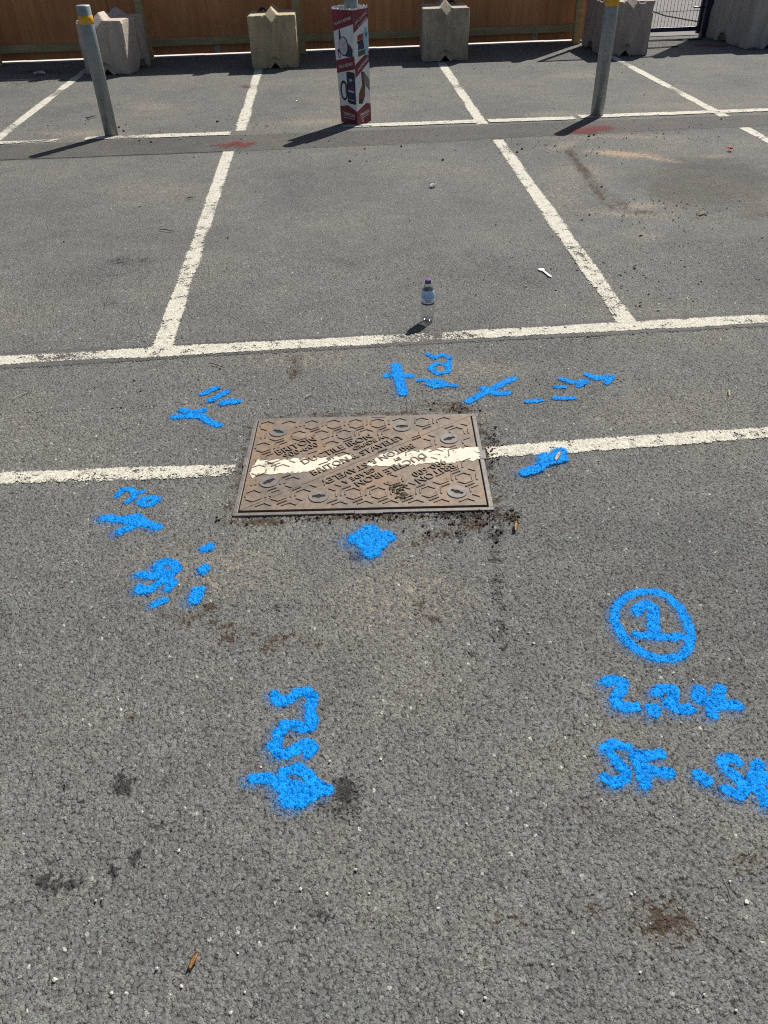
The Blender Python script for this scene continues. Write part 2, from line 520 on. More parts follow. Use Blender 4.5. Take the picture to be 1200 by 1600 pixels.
def stain_values(X, Y):
    res = {k: np.zeros(len(X), np.float32) for k in ('oil', 'soil', 'dust', 'rust', 'damp')}
    for an, cx, cy, I, rm, st in SPREP:
        dx, dy = X - cx, Y - cy
        m = (np.abs(dx) < 3 * rm) & (np.abs(dy) < 3 * rm)
        if not m.any(): continue
        u = I[0, 0] * dx[m] + I[0, 1] * dy[m]
        v = I[1, 0] * dx[m] + I[1, 1] * dy[m]
        res[an][m] = np.maximum(res[an][m], st * np.exp(-(u * u + v * v) * 0.8))
    return res


def lattice(x0, x1, y0, y1, c):
    i0, i1 = round(x0 / c), round(x1 / c)
    j0, j1 = round(y0 / c), round(y1 / c)
    return i0, i1, j0, j1


def mesh_np(name, V, Q, mats, matidx=None, attrs=None, smooth=True):
    me = bpy.data.meshes.new(name)
    me.vertices.add(len(V))
    me.vertices.foreach_set('co', np.asarray(V, np.float32).ravel())
    me.loops.add(len(Q) * 4)
    me.loops.foreach_set('vertex_index', np.asarray(Q, np.int32).ravel())
    me.polygons.add(len(Q))
    me.polygons.foreach_set('loop_start', np.arange(len(Q), dtype=np.int32) * 4)
    for m in mats: me.materials.append(m)
    if matidx is not None:
        me.polygons.foreach_set('material_index', np.asarray(matidx, np.int32))
    me.polygons.foreach_set('use_smooth', np.full(len(Q), smooth))
    for k, v in (attrs or {}).items():
        at_ = me.attributes.new(k, 'FLOAT', 'POINT')
        at_.data.foreach_set('value', np.asarray(v, np.float32))
    me.update(calc_edges=True)
    return me


def build_ground():
    Vs, Qs, Ms, off = [], [], [], 0
    for (x0, x1, y0, y1, c, near) in ZONES:
        xs = np.linspace(x0, x1, round((x1 - x0) / c) + 1)
        ys = np.linspace(y0, y1, round((y1 - y0) / c) + 1)
        X, Y = np.meshgrid(xs, ys)
        n, mm = len(xs), len(ys)
        V = np.stack([X.ravel(), Y.ravel(), np.full(n * mm, 0.0 if near else -0.0035)], 1)
        I = np.arange(n * mm).reshape(mm, n)
        Q = np.stack([I[:-1, :-1], I[:-1, 1:], I[1:, 1:], I[1:, :-1]], -1).reshape(-1, 4)
        cx = (X[:-1, :-1] + X[1:, 1:]).ravel() / 2
        cy = (Y[:-1, :-1] + Y[1:, 1:]).ravel() / 2
        u, v = cover_local(cx, cy)
        keep = ~((np.abs(u) < CW / 2 - 0.012) & (np.abs(v) < CH / 2 - 0.012))
        Q = Q[keep]
        Vs.append(V); Qs.append(Q + off); Ms.append(np.full(len(Q), 0 if near else 1)); off += len(V)
    big = 150.0
    rects = [(-big, big, -big, 0.2), (-big, big, 12.9, big)]
    for (x0, x1, y0, y1, c, near) in ZONES:
        rects += [(-big, x0, y0, y1), (x1, big, y0, y1)]
    rects.append((-big, big, -big, big, -0.03))
    for r in rects:
        z = r[4] if len(r) > 4 else 0.0
        V = np.array([(r[0], r[2], z), (r[1], r[2], z), (r[1], r[3], z), (r[0], r[3], z)])
        Vs.append(V); Qs.append(np.array([[0, 1, 2, 3]]) + off); Ms.append(np.array([1])); off += 4
    V = np.concatenate(Vs); Q = np.concatenate(Qs)
    me = mesh_np('ground', V, Q, [A_NEAR, A_FAR], np.concatenate(Ms), stain_values(V[:, 0], V[:, 1]))
    o = link('ground', me)
    tag(o, kind='structure')


build_ground()


# sheets that follow the ground's lattice (paint, lines)
def sheet(name, bbox, fn, mat, z, cell=None, parent=None, cut=0.02, rmz=0.0):
    """fn(X,Y) -> (coverage, worn); only faces with some coverage are kept"""
    x0, x1, y0, y1 = bbox
    yc = (y0 + y1) / 2
    zx = zy = 0.0
    if cell is None:
        for (a, b, c_, d, ce, near) in ZONES:
            if c_ <= yc < d:
                cell, zx, zy = ce, a, c_
                k = round((b - a) / ce); cellx = (b - a) / k
                k = round((d - c_) / ce); celly = (d - c_) / k
                if z < 0.003 and (y0 + rmz < c_ or y1 - rmz > d): z += 0.0011
                break
    else:
        cellx = celly = cell
    i0, i1 = math.floor((x0 - zx) / cellx), math.ceil((x1 - zx) / cellx)
    j0, j1 = math.floor((y0 - zy) / celly), math.ceil((y1 - zy) / celly)
    xs = zx + np.arange(i0, i1 + 1) * cellx
    ys = zy + np.arange(j0, j1 + 1) * celly
    X, Y = np.meshgrid(xs, ys)
    cov, worn = fn(X.ravel(), Y.ravel())
    n, mm = len(xs), len(ys)
    I = np.arange(n * mm).reshape(mm, n)
    Q = np.stack([I[:-1, :-1], I[:-1, 1:], I[1:, 1:], I[1:, :-1]], -1).reshape(-1, 4)
    Q = Q[(cov[Q] > cut).any(1)]
    used = np.unique(Q)
    re = np.full(n * mm, -1); re[used] = np.arange(len(used))
    V = np.stack([X.ravel(), Y.ravel(), np.full(n * mm, z)], 1)[used]
    me = mesh_np(name, V, re[Q], [mat], None, {'cov': cov[used], 'worn': worn[used]})
    return link(name, me, parent)


# ------------------------------------------------------------------ painted lines
def seg_dist(X, Y, p, q):
    d = np.array(q) - np.array(p)
    L2 = max(1e-12, float(d @ d))
    tt = np.clip(((X - p[0]) * d[0] + (Y - p[1]) * d[1]) / L2, 0, 1)
    return np.hypot(X - p[0] - tt * d[0], Y - p[1] - tt * d[1]), tt


def smooth_noise(X, Y, f, seed):
    return (np.sin(X * f * 1.7 + Y * f * 2.3 + seed) + np.sin(X * f * 3.9 - Y * f * 1.1 + seed * 2.1) * 0.6 + np.sin(X * f * 0.6 + Y * f * 5.3 + seed * 0.7) * 0.5) / 2.1


def line_thing(p, q, width, label, mat=WHITE, z=0.0026, worn_edge=0.0, seed=0.0, cell=None, ends=0.0, group='white parking bay lines'):
    p = np.array(p[:2]); q = np.array(q[:2])
    d = (q - p) / np.linalg.norm(q - p)
    nn = np.array((-d[1], d[0]))
    L = np.linalg.norm(q - p)

    def fn(X, Y):
        s = (X - p[0]) * d[0] + (Y - p[1]) * d[1]
        e = (X - p[0]) * nn[0] + (Y - p[1]) * nn[1]
        hw = width / 2 + 0.006 * smooth_noise(s, s * 0, 3.0, seed)
        dd = np.minimum(hw - np.abs(e), np.minimum(s, L - s))
        cov = np.clip(0.5 + dd / 0.0145, 0, 1.05)
        worn = np.clip(smooth_noise(s, e * 0.3, 1.9, seed + 3) - 0.2, 0, 1) * 1.1
        if worn_edge:
            worn = worn + np.clip((-e / (width / 2)) * 1.0 + 0.05, 0, 1) * worn_edge * np.clip(0.7 + 0.6 * smooth_noise(s, e * 0, 1.2, seed), 0, 1)
        return cov, worn
    m = width
    bb = (min(p[0], q[0]) - m, max(p[0], q[0]) + m, min(p[1], q[1]) - m, max(p[1], q[1]) + m)
    if mat is WHITE_FAR: z = z - 0.0033      # the far tarmac sheet lies a little lower
    o = sheet('painted_line', bb, fn, mat, z, cell, cut=0.01)
    tag(o, label, 'road marking', group)
    return o


def gl(px, py):
    v = at(px, py)
    return (v.x, v.y)


# sealer bands (smooth dark border beside the long cross line)
L1a, L1b = gl(0, 563.5), gl(1200, 498)
dx = (L1b[0] - L1a[0]); sl = (L1b[1] - L1a[1]) / dx
P0 = (-4.6, L1a[1] + sl * (-4.6 - L1a[0])); P1 = (5.2, L1a[1] + sl * (5.2 - L1a[0]))
l1 = line_thing(P0, P1, 0.098, 'long white cross line under the bottle with two bay lines meeting it', seed=1.0, z=0.0034)


def seal_fn(X, Y):
    e = np.abs(Y - (L1a[1] + sl * (X - L1a[0])))
    hw = 0.083 + 0.006 * smooth_noise(X, X * 0, 1.3, 4.0)
    return np.clip(0.5 + (hw - e) / 0.03, 0, 1), np.clip(smooth_noise(X, Y * 0, 0.9, 2.0), 0, 1) * 0.5


sheet('sealer_band', (-4.6, 5.2, 3.2, 3.7), seal_fn, SEALER, 0.0014, parent=l1)

line_thing(gl(-800, 776), gl(368, 735.5), 0.088, 'white cross line running left of the iron cover, its near edge worn away', seed=2.0, worn_edge=0.85)
line_thing(gl(762, 707.5), gl(1750, 637), 0.086, 'white cross line running right from the iron cover under a blue arrow', seed=5.0, worn_edge=0.35)

BA0, BA1 = gl(253, 545), gl(357, 236)
BB0, BB1 = gl(980, 505), gl(778, 218)


def split_line(a, b, w, label, seed):
    """near half follows the fine relief, far half is a coarser sheet of the same line"""
    a = np.array(a); b = np.array(b)
    t = (4.55 - a[1]) / (b[1] - a[1])
    mid = a + t * (b - a)
    o = line_thing(a, mid, w, label, seed=seed)
    o2 = line_thing(mid - (b - a) * 0.001, b, w, None, mat=WHITE_FAR, seed=seed + 1.3, cell=0.02, group=None)
    for k in ('category', 'group'):
        if k in o2: del o2[k]
    o2.name = 'far_stretch'
    o2.parent = o
    return o


split_line(BA0, BA1, 0.098, 'left bay line from the long cross line to the trench strip', 7.0)
split_line(BB0, BB1, 0.100, 'right bay line from the long cross line towards the tall printed box', 9.0)
line_thing(gl(376, 204), gl(407, 100), 0.105, 'far bay line leading to the second concrete block from the left', mat=WHITE_FAR, cell=0.02, seed=11)
line_thing(gl(754, 194), gl(686, 93), 0.105, 'far bay line leading to the concrete block right of the printed box', mat=WHITE_FAR, cell=0.02, seed=12)
line_thing(gl(-70, 268), gl(137, 107), 0.105, 'far bay line leading to the leftmost concrete block', mat=WHITE_FAR, cell=0.02, seed=13)
line_thing(gl(1132, 181.5), gl(952, 86), 0.105, 'far bay line leading to the block behind the right bollard', mat=WHITE_FAR, cell=0.02, seed=14)
line_thing(gl(1163, 199), gl(1290, 268), 0.100, 'bay line cut off by the right edge, beyond the sandy scrape', mat=WHITE_FAR, cell=0.02, seed=15)
G0 = 'thin white line broken along the row of posts'
line_thing(gl(-60, 226), gl(92, 219.5), 0.12, 'thin white line piece at the far left of the post row', mat=WHITE_FAR, cell=0.02, seed=16, z=0.0062, group=G0)
line_thing(gl(132, 216.5), gl(360, 208.5), 0.13, 'thin white line piece at the foot of the left bollard', mat=WHITE_FAR, cell=0.02, seed=17, z=0.0062, group=G0)
line_thing(gl(535, 197.5), gl(748, 189.5), 0.13, 'thin white line piece running right from the printed box', mat=WHITE_FAR, cell=0.02, seed=18, z=0.0062, group=G0)
line_thing(gl(762, 189), gl(898, 184.5), 0.13, 'thin white line piece between right bay line and right bollard', mat=WHITE_FAR, cell=0.02, seed=19, z=0.0062, group=G0)
line_thing(gl(905, 182.5), gl(1275, 169), 0.13, 'thin white line piece running right from the right bollard', mat=WHITE_FAR, cell=0.02, seed=20, z=0.0062, group=G0)

# darker reinstated trench strip along the post row
bm = bmesh.new()
tp = [gl(-400, 270), gl(-200, 258), gl(100, 247), gl(330, 238), gl(600, 226), gl(900, 209), gl(1200, 196), gl(1500, 182)]
bt = [gl(-400, 246), gl(-200, 236), gl(100, 222.5), gl(330, 212.5), gl(600, 202), gl(900, 189), gl(1200, 178), gl(1500, 165)]
va = [bm.verts.new((x, y, -0.0027)) for x, y in tp]
vb = [bm.verts.new((x, y, -0.0027)) for x, y in bt]
for k in range(len(va) - 1):
    bm.faces.new((va[k], va[k + 1], vb[k + 1], vb[k]))
tag(from_bm('trench_strip', bm, A_PATCH), kind='structure')
# cut joint along its near edge
CRACK = simple('crack_bitumen', (0.018, 0.017, 0.016), 0.7)
bm = bmesh.new()
pts = []
for k in range(60):
    x = -20 + 24 * k
    if x > 380: break
    y = 250 + (237 - 250) * (x / 330.0)
    v = at(x, y + random.uniform(-.5, .5))
    pts.append((v.x, v.y, -0.0040))
bm_tube(bm, pts, 0.0045, 4)
tag(from_bm('joint_line', bm, CRACK), kind='structure')

# ------------------------------------------------------------------ blue spray marks
def zoomed(ox, oy, s):
    return lambda pts: [(ox + x / s, oy + y / s) for x, y in pts]


SPRAY_N = [0]


def spray(label, strokes, z=0.0010, mat=BLUE, dens=1.12, group='blue spray painted survey marks', haze=0.30, name='spray_mark', cell=None, cat='paint mark'):
    W = []
    for pts, r in strokes:
        w = [gl(*p) for p in pts]
        rr = r * mpp(*pts[0]) if r > 0.5 else r
        if len(w) == 1: w = w * 2
        # resample with slight wobble
        W.append((w, rr))
    xs = [p[0] for w, r in W for p in w]; ys = [p[1] for w, r in W for p in w]
    rm = max(r for w, r in W)
    m = rm * 4.2
    hz_dir = (-rm * 0.8, -rm * 0.5)

    def fn(X, Y):
        cov = np.zeros(len(X)); hz = np.zeros(len(X))
        jx = X + 0.0035 * smooth_noise(X, Y, 60, 1.0); jy = Y + 0.0035 * smooth_noise(Y, X, 55, 2.0)
        for w, r in W:
            dmin = np.full(len(X), 9.0); dh = np.full(len(X), 9.0)
            for a, b in zip(w, w[1:]):
                d, _ = seg_dist(jx, jy, a, b); dmin = np.minimum(dmin, d)
                d2, _ = seg_dist(X - hz_dir[0], Y - hz_dir[1], a, b); dh = np.minimum(dh, d2)
            x = np.clip((1.50 - dmin / r) / 0.88, 0, 1)
            cov = np.maximum(cov, dens * x * x * (3 - 2 * x))
            hz = np.maximum(hz, haze * np.exp(-(dh / (2.0 * r)) ** 2))
        c = np.maximum(cov, hz)
        edge = np.minimum(np.minimum(X - X.min(), X.max() - X), np.minimum(Y - Y.min(), Y.max() - Y))
        c = c * np.clip(edge / (rm * 1.0), 0, 1)
        return c, np.zeros(len(X))
    SPRAY_N[0] += 1
    z = z + 0.00012 * SPRAY_N[0]
    o = sheet(name, (min(xs) - m, max(xs) + m, min(ys) - m, max(ys) + m), fn, mat, z, cell, cut=0.03, rmz=m)
    tag(o, label, cat, group)
    return o


z5 = zoomed(900, 890, 4)
spray('blue sprayed number one inside a ring at right', [
    (z5([(450, 135), (390, 140), (330, 160), (275, 200), (245, 250), (240, 310), (260, 360), (290, 410), (330, 455), (370, 490), (420, 520), (470, 540), (520, 552), (570, 555), (615, 552), (650, 540), (685, 515), (702, 480), (715, 440), (715, 400), (708, 355), (690, 310), (668, 270), (640, 230), (605, 190), (560, 160), (505, 140), (450, 135)]), 6.6),
    (z5([(380, 262), (400, 230), (450, 213), (485, 245), (480, 300), (492, 395)]), 8.5), (z5([(378, 405), (500, 418), (690, 420)]), 7)])
spray('blue sprayed figures 2.24 below the ringed number', [
    (z5([(185, 700), (240, 683), (292, 708), (280, 755), (245, 805), (265, 850), (320, 862), (372, 855)]), 8.5),
    (z5([(482, 868), (486, 885)]), 10.5),
    (z5([(500, 768), (545, 742), (605, 745), (615, 785), (575, 838), (630, 872), (715, 872)]), 8.5),
    (z5([(770, 750), (765, 800), (830, 825), (930, 840), (1005, 850)]), 9.5), (z5([(900, 742), (870, 820), (850, 900)]), 9)])
spray('blue sprayed letters SF below the figures', [
    (z5([(322, 1108), (235, 1085), (185, 1110), (225, 1160), (275, 1220), (315, 1270), (290, 1325), (225, 1335), (178, 1298)]), 8),
    (z5([(365, 1150), (385, 1210), (420, 1280), (432, 1340)]), 9.5), (z5([(370, 1152), (440, 1162), (525, 1152)]), 9), (z5([(400, 1235), (490, 1260), (575, 1272)]), 9)])
spray('blue sprayed dot right of the letters SF', [(z5([(772, 1285), (818, 1318)]), 9.5)])
spray('blue sprayed lettering cut off by the right edge', [
    (z5([(1012, 1200), (960, 1170), (910, 1190), (940, 1245), (1010, 1300), (1065, 1360), (1020, 1410), (935, 1372)]), 8),
    (z5([(1140, 1220), (1120, 1290), (1110, 1350), (1160, 1390), (1190, 1450), (1250, 1480)]), 10), (z5([(1100, 1330), (1180, 1300), (1290, 1290)]), 10)])
z4 = zoomed(360, 1050, 4.615)
spray('blue sprayed winding double S at the centre bottom', [
    (z4([(318, 165), (350, 205), (400, 212), (440, 185), (490, 148), (555, 145), (595, 190), (578, 240)]), 8.2),
    (z4([(575, 285), (590, 340), (582, 395), (535, 402), (450, 378), (390, 385), (352, 430), (340, 490), (310, 530), (345, 588), (420, 592), (490, 542), (550, 510), (590, 535), (568, 585)]), 8.4)])
spray('blue sprayed crossed oval below the double S', [
    (z4([(165, 765), (240, 765), (330, 780)]), 8), (z4([(340, 800), (390, 725), (480, 693), (555, 730), (610, 810), (700, 850)]), 9),
    (z4([(370, 820), (480, 835), (600, 865)]), 11), (z4([(395, 880), (410, 930), (490, 948), (580, 900)]), 9.5), (z4([(440, 880), (540, 890)]), 10)], haze=0.36)
z3 = zoomed(140, 740, 4.615)
spray('blue sprayed small figures left of the cover, above an arrow', [
    (z3([(198, 160), (235, 118), (290, 105), (325, 140), (320, 175), (270, 205)]), 4.6), (z3([(310, 150), (385, 128)]), 3.6),
    (z3([(365, 205), (400, 230), (460, 215), (492, 182), (440, 175), (385, 182), (365, 205)]), 5.2)], haze=0.2)
spray('blue sprayed arrow pointing right beside the left end of the line', [
    (z3([(105, 315), (230, 330), (345, 310), (395, 352), (490, 385)]), 6.6), (z3([(380, 350), (300, 380), (218, 420)]), 6.4), (z3([(250, 335), (350, 345)]), 6)], haze=0.42)
spray('blue sprayed looped figure at left, dots beside it', [
    (z3([(480, 700), (490, 655), (545, 632), (610, 645), (635, 690), (590, 725), (520, 700)]), 6.2), (z3([(362, 725), (460, 735), (560, 735)]), 6.4),
    (z3([(560, 750), (605, 785), (565, 825)]), 6.8), (z3([(540, 765), (480, 800), (430, 845), (360, 838)]), 6.5), (z3([(360, 815), (430, 830)]), 5)], haze=0.38)
spray('small blue sprayed dot, topmost of the column of three', [(z3([(838, 540), (862, 530)]), 8)], haze=0.2)
spray('blue sprayed dot, middle of the column of three', [(z3([(818, 700), (826, 682)]), 8.4)], haze=0.25)
spray('blue sprayed oval dot, lowest of the column of three', [(z3([(785, 845), (758, 912)]), 9.4)], haze=0.28)
spray('blue sprayed short dash below the looped figure at left', [(z3([(465, 943), (545, 912)]), 6)], haze=0.3)
z1 = zoomed(240, 540, 4)
spray('blue sprayed small figures behind the back left corner of the cover', [
    (z1([(312, 303), (350, 285), (395, 265)]), 5), (z1([(360, 345), (410, 318), (455, 290)]), 5.2), (z1([(435, 362), (475, 350), (520, 350)]), 6.4)], haze=0.2)
spray('blue sprayed arrow left of the back corner of the cover', [
    (z1([(135, 446), (220, 440), (305, 440)]), 6.2), (z1([(180, 405), (250, 418), (315, 402)]), 5.5), (z1([(300, 440), (345, 475), (410, 498)]), 5.6)], haze=0.25)
z2 = zoomed(560, 540, 2.857)
spray('blue sprayed cross behind the cover, below the bottle', [
    (z2([(168, 88), (178, 140), (200, 212)]), 7), (z2([(130, 133), (180, 132), (235, 135)]), 5.5)], haze=0.25)
spray('blue sprayed upright figures right of the blue cross', [
    (z2([(308, 38), (342, 55), (375, 40), (408, 55)]), 3.6), (z2([(318, 100), (345, 82), (398, 85), (402, 118), (350, 126), (318, 100)]), 3.8),
    (z2([(268, 155), (312, 155)]), 3.4), (z2([(315, 172), (350, 155), (392, 175), (350, 185), (315, 172)]), 5), (z2([(392, 178), (435, 182)]), 3.4), (z2([(405, 70), (405, 100)]), 3.2)], haze=0.2)
spray('blue sprayed arrow behind the back right corner of the cover', [
    (z2([(492, 250), (560, 212), (625, 180), (690, 148)]), 6.2), (z2([(560, 190), (620, 215), (668, 210)]), 5.8)], haze=0.25)
spray('blue sprayed short dash, left of the two dashes behind the cover', [(z2([(755, 250), (812, 246)]), 4.6)], haze=0.15)
spray('blue sprayed long dash, right of the two dashes behind the cover', [(z2([(880, 236), (960, 235)]), 4.8)], haze=0.15)
spray('blue sprayed jagged figures above the two dashes', [
    (z2([(885, 185), (918, 186)]), 4), (z2([(908, 150), (950, 165), (1015, 162), (985, 180)]), 5), (z2([(1022, 130), (1060, 148), (1130, 138), (1108, 168)]), 5.2), (z2([(1040, 140), (1110, 145)]), 5.5)], haze=0.2)
spray('blue sprayed arrow crossing the white line right of the cover', [
    (z2([(745, 570), (800, 552), (845, 510), (905, 475)]), 9), (z2([(830, 500), (860, 520), (908, 508)]), 9.5), (z2([(830, 515), (890, 490)]), 10)], z=0.0052, haze=0.25)
z6 = zoomed(500, 780, 3.333)
spray('blue sprayed cross in front of the iron cover', [(z6([(195, 205), (270, 215), (345, 197)]), 13.5), (z6([(262, 165), (265, 215), (270, 272)]), 13.5), (z6([(225, 190), (305, 235)]), 13), (z6([(300, 190), (235, 240)]), 11)], haze=0.3)

GR = 'faded red spray marks'
spray('red sprayed scribble on the trench strip across the left bay line', [([(340, 226), (358, 225)], .018), ([(358, 228), (370, 222), (382, 228), (394, 223)], .035)], mat=RED_FAR, dens=0.44, z=0.0005, haze=0.35, group=GR, cell=0.02)
spray('red sprayed patch by the foot of the right bollard', [([(918, 202), (948, 199)], .06), ([(905, 204), (930, 205)], .04)], mat=RED_FAR, dens=0.44, z=0.0005, haze=0.5, group=GR, cell=0.02)
spray('small red sprayed speck beside the line to the second block', [([(383, 134), (388, 136)], .03)], mat=RED_FAR, dens=0.44, z=0.0022, haze=0.3, group=GR, cell=0.02)
spray('faint red sprayed patch in the shade beside the last block', [([(1098, 70), (1128, 71)], .05)], mat=RED_FAR, dens=0.44, z=0.0005, haze=0.5, group=GR, cell=0.02)


# ------------------------------------------------------------------ inspection cover
def iron_mat():
    m, t, b, out = new_mat('rusty_cast_iron')
    tc = t.n('ShaderNodeTexCoord').outputs['Object']
    n1 = t.noise(tc, 5, 6, 0.62, 0.4)
    n2 = t.noise(tc, 60, 5, 0.7)
    n3 = t.noise(tc, 300, 3, 0.6)
    col = t.ramp(n1.outputs[0], [(0.30, (0.135, 0.118, 0.102)), (0.48, (0.185, 0.142, 0.108)), (0.62, (0.225, 0.145, 0.090)), (0.80, (0.28, 0.150, 0.070))])
    col = t.mix(1.0, col, t.ramp(n2.outputs[0], [(0.3, (0.62,) * 3), (0.55, (1.0,) * 3), (0.75, (1.3, 1.28, 1.22))]), 'MULTIPLY')
    col = t.mix(t.math('MULTIPLY', t.step(n3.outputs[0], 0.6, 0.75), 0.35), col, (0.33, 0.29, 0.24))
    n4 = t.noise(tc, 16, 6, 0.72, 0.6)
    col = t.mix(t.math('MULTIPLY', t.step(n4.outputs[0], 0.48, 0.66), 0.55), col, (0.085, 0.068, 0.052))
    n5 = t.noise(tc, 9, 5, 0.7)
    col = t.mix(t.math('MULTIPLY', t.step(n5.outputs[0], 0.56, 0.72), 0.4), col, (0.25, 0.215, 0.175))
    t.link(col, b.inputs['Base Color'])
    b.inputs['Roughness'].default_value = 0.62
    b.inputs['Metallic'].default_value = 0.15
    bp = t.n('ShaderNodeBump', ins={'Strength': 0.8, 'Distance': 0.0012, 'Height': n2.outputs[0]})
    t.link(bp.outputs[0], b.inputs['Normal'])
    return m


IRON = iron_mat()
IRON_GREY = simple('worn_grey_iron', (0.150, 0.135, 0.125), 0.5, 0.2, 0.2, 60, 0.0006, 200)
SLOT = simple('dark_slot', (0.012, 0.011, 0.010), 0.9)
LIDPAINT = simple('white_line_on_lid', (0.60, 0.55, 0.44), 0.7, 0, 0.10, 40, 0.0012, 160)
lt_ = NT(LIDPAINT.node_tree)
ltc = lt_.n('ShaderNodeTexCoord').outputs['Object']
lo_ = [n for n in LIDPAINT.node_tree.nodes if n.type == 'OUTPUT_MATERIAL'][0]
lb_ = [n for n in LIDPAINT.node_tree.nodes if n.type == 'BSDF_PRINCIPLED'][0]
ln1, ln2 = lt_.noise(ltc, 22, 6, 0.75), lt_.noise(ltc, 120, 4, 0.7)
lf = lt_.math('ADD', lt_.math('MULTIPLY', ln1.outputs[0], 0.7), lt_.math('MULTIPLY', ln2.outputs[0], 0.3))
ltr = lt_.n('ShaderNodeBsdfTransparent')
lmx = lt_.n('ShaderNodeMixShader', ins={0: lt_.step(lf, 0.40, 0.44), 1: ltr.outputs[0], 2: lb_.outputs[0]})
lt_.link(lmx.outputs[0], lo_.inputs[0])
DIRT = simple('damp_soil', (0.050, 0.036, 0.024), 0.95, 0, 0.35, 60, 0.002, 200)

cover = empty('inspection_cover', (COVER_C.x, COVER_C.y, 0.0), COVER_A)
tag(cover, 'rusty rectangular iron inspection cover with raised hexagon tread set in the asphalt', 'manhole cover')
LT = 0.010          # lid top height
hw, hh = CW / 2, CH / 2
# frame: four bars with a lip
FB = 0.017
bm = bmesh.new()
for (a0, a1, b0, b1) in ((-hw, hw, -hh, -hh + FB), (-hw, hw, hh - FB, hh), (-hw, -hw + FB, -hh + FB, hh - FB), (hw - FB, hw, -hh + FB, hh - FB)):
    bm_box(bm, a0, a1, b0, b1, -0.06, 0.0055, bevel=0.002)
from_bm('frame', bm, IRON_GREY, cover)
for (lx, ly, wx, wy) in ((hw - 0.004, 0.02, 0.013, 0.03), (0.02, -hh + 0.004, 0.05, 0.010), (0.06, hh - 0.006, 0.03, 0.008), (-hw + 0.004, 0.01, 0.008, 0.03)):
    box('lug', lx - wx, lx + wx, ly - wy, ly + wy, -0.03, 0.0075, IRON_GREY, cover, 0.002)
box('seating', -hw + 0.004, hw - 0.004, -hh + 0.004, hh - 0.004, -0.05, -0.022, SLOT, cover)

g = FB + 0.006
ix, iy = hw - g, hh - g           # lid half sizes
DIAG = Vector((2 * ix, 2 * iy)).normalized()
NORM = Vector((-DIAG.y, DIAG.x))
keys_px = [(435, 675, -28), (628, 667, 0), (702, 686, 25), (420, 753, 38), (498, 776, 5), (714, 769, -28)]
KEYS = []
for kx, ky, ka in keys_px:
    w = at(kx, ky, 0.01)
    KEYS.append((*cover_local(w.x, w.y), math.radians(ka)))
KR = 0.036


def text_mesh(s, size, extrude=0.0, align='CENTER', spacing=1.0):
    cu = bpy.data.curves.new('lettering', 'FONT')
    cu.body = s
    cu.size = size
    cu.extrude = extrude
    cu.align_x = align
    cu.align_y = 'CENTER'
    cu.space_character = spacing
    cu.resolution_u = 3
    o = bpy.data.objects.new('lettering_source', cu)
    COL.objects.link(o)
    bpy.context.view_layer.update()
    dg = bpy.context.evaluated_depsgraph_get()
    me = bpy.data.meshes.new_from_object(o.evaluated_get(dg))
    bpy.data.objects.remove(o)
    bpy.data.curves.remove(cu)
    return me


def in_lid(side, x, y, m=0.0):
    d = x * NORM.x + y * NORM.y
    return abs(x) < ix - m and abs(y) < iy - m and (d > 0.004 if side > 0 else d < -0.004)


# lettering layout: rows parallel to the seam
ROWS = []   # side, text, (local centre), size, rotate
def lp(px, py):
    w = at(px, py, 0.01)
    return cover_local(w.x, w.y)


ang = math.atan2(DIAG.y, DIAG.x)
LET = [
    (1, 'BRITON', lp(452, 684), 0.040, 0), (1, '900-600', lp(460, 692), 0.036, 0),
    (1, 'DUCTILE IRON', lp(500, 709), 0.037, 0), (1, 'BY', lp(508, 722), 0.024, 0), (1, 'GRADE A', lp(556, 701), 0.026, 0), (1, 'BRITON & STAVELEY', lp(548, 713), 0.036, 0),
]
# tune rows as offsets from seam so that they stay parallel
def seam_pos(along, off):
    p = DIAG * along + NORM * off
    return (p.x, p.y)


def to_seam(x, y):
    v = Vector((x, y))
    return v.dot(DIAG), v.dot(NORM)


LET = [
    (1, 'BRITON', seam_pos(-0.165, 0.236), 0.050), (1, '900-600', seam_pos(-0.165, 0.196), 0.046),
    (1, 'DUCTILE IRON', seam_pos(-0.045, 0.118), 0.048), (1, 'BY', seam_pos(-0.10, 0.079), 0.028), (1, 'GRADE A', seam_pos(0.075, 0.080), 0.034), (1, 'BRITON & STAVELEY', seam_pos(0.0, 0.036), 0.046),
]
LET += [(-1, s, (-p[0], -p[1]), z) for (_, s, p, z) in LET]
BOXES = []
for side, s, p, size in LET:
    a, o_ = to_seam(*p)
    BOXES.append((side, a, o_, len(s) * size * 0.30 + 0.004, size * 0.42 + 0.004))

# white stripe on the lid (local y band) in two pieces, one per lid
STRIPE = []
for poly in ([(389, 741), (398, 726), (403, 719), (470, 718), (520, 714), (556, 711), (540, 722), (524, 730), (508, 737), (470, 738), (440, 741), (402, 742), (395, 746)],
             [(572, 728), (588, 716), (605, 706), (640, 706), (690, 702), (748, 700), (751, 718), (725, 722), (690, 724), (650, 727), (620, 727)]):
    STRIPE.append([lp(*p) for p in poly])


def in_poly(x, y, P):
    c = False
    n = len(P)
    for i in range(n):
        x1, y1 = P[i]; x2, y2 = P[(i + 1) % n]
        if (y1 > y) != (y2 > y) and x < (x2 - x1) * (y - y1) / (y2 - y1) + x1:
            c = not c
    return c


def tread_ok(side, x, y):
    if not in_lid(side, x, y, 0.006): return False
    for kx, ky, ka in KEYS:
        if math.hypot(x - kx, y - ky) < KR + 0.008: return False
    a, o_ = to_seam(x, y)
    for s_, ba, bo, bw, bh in BOXES:
        if s_ == side and abs(a - ba) < bw and abs(o_ - bo) < bh: return False
    return True


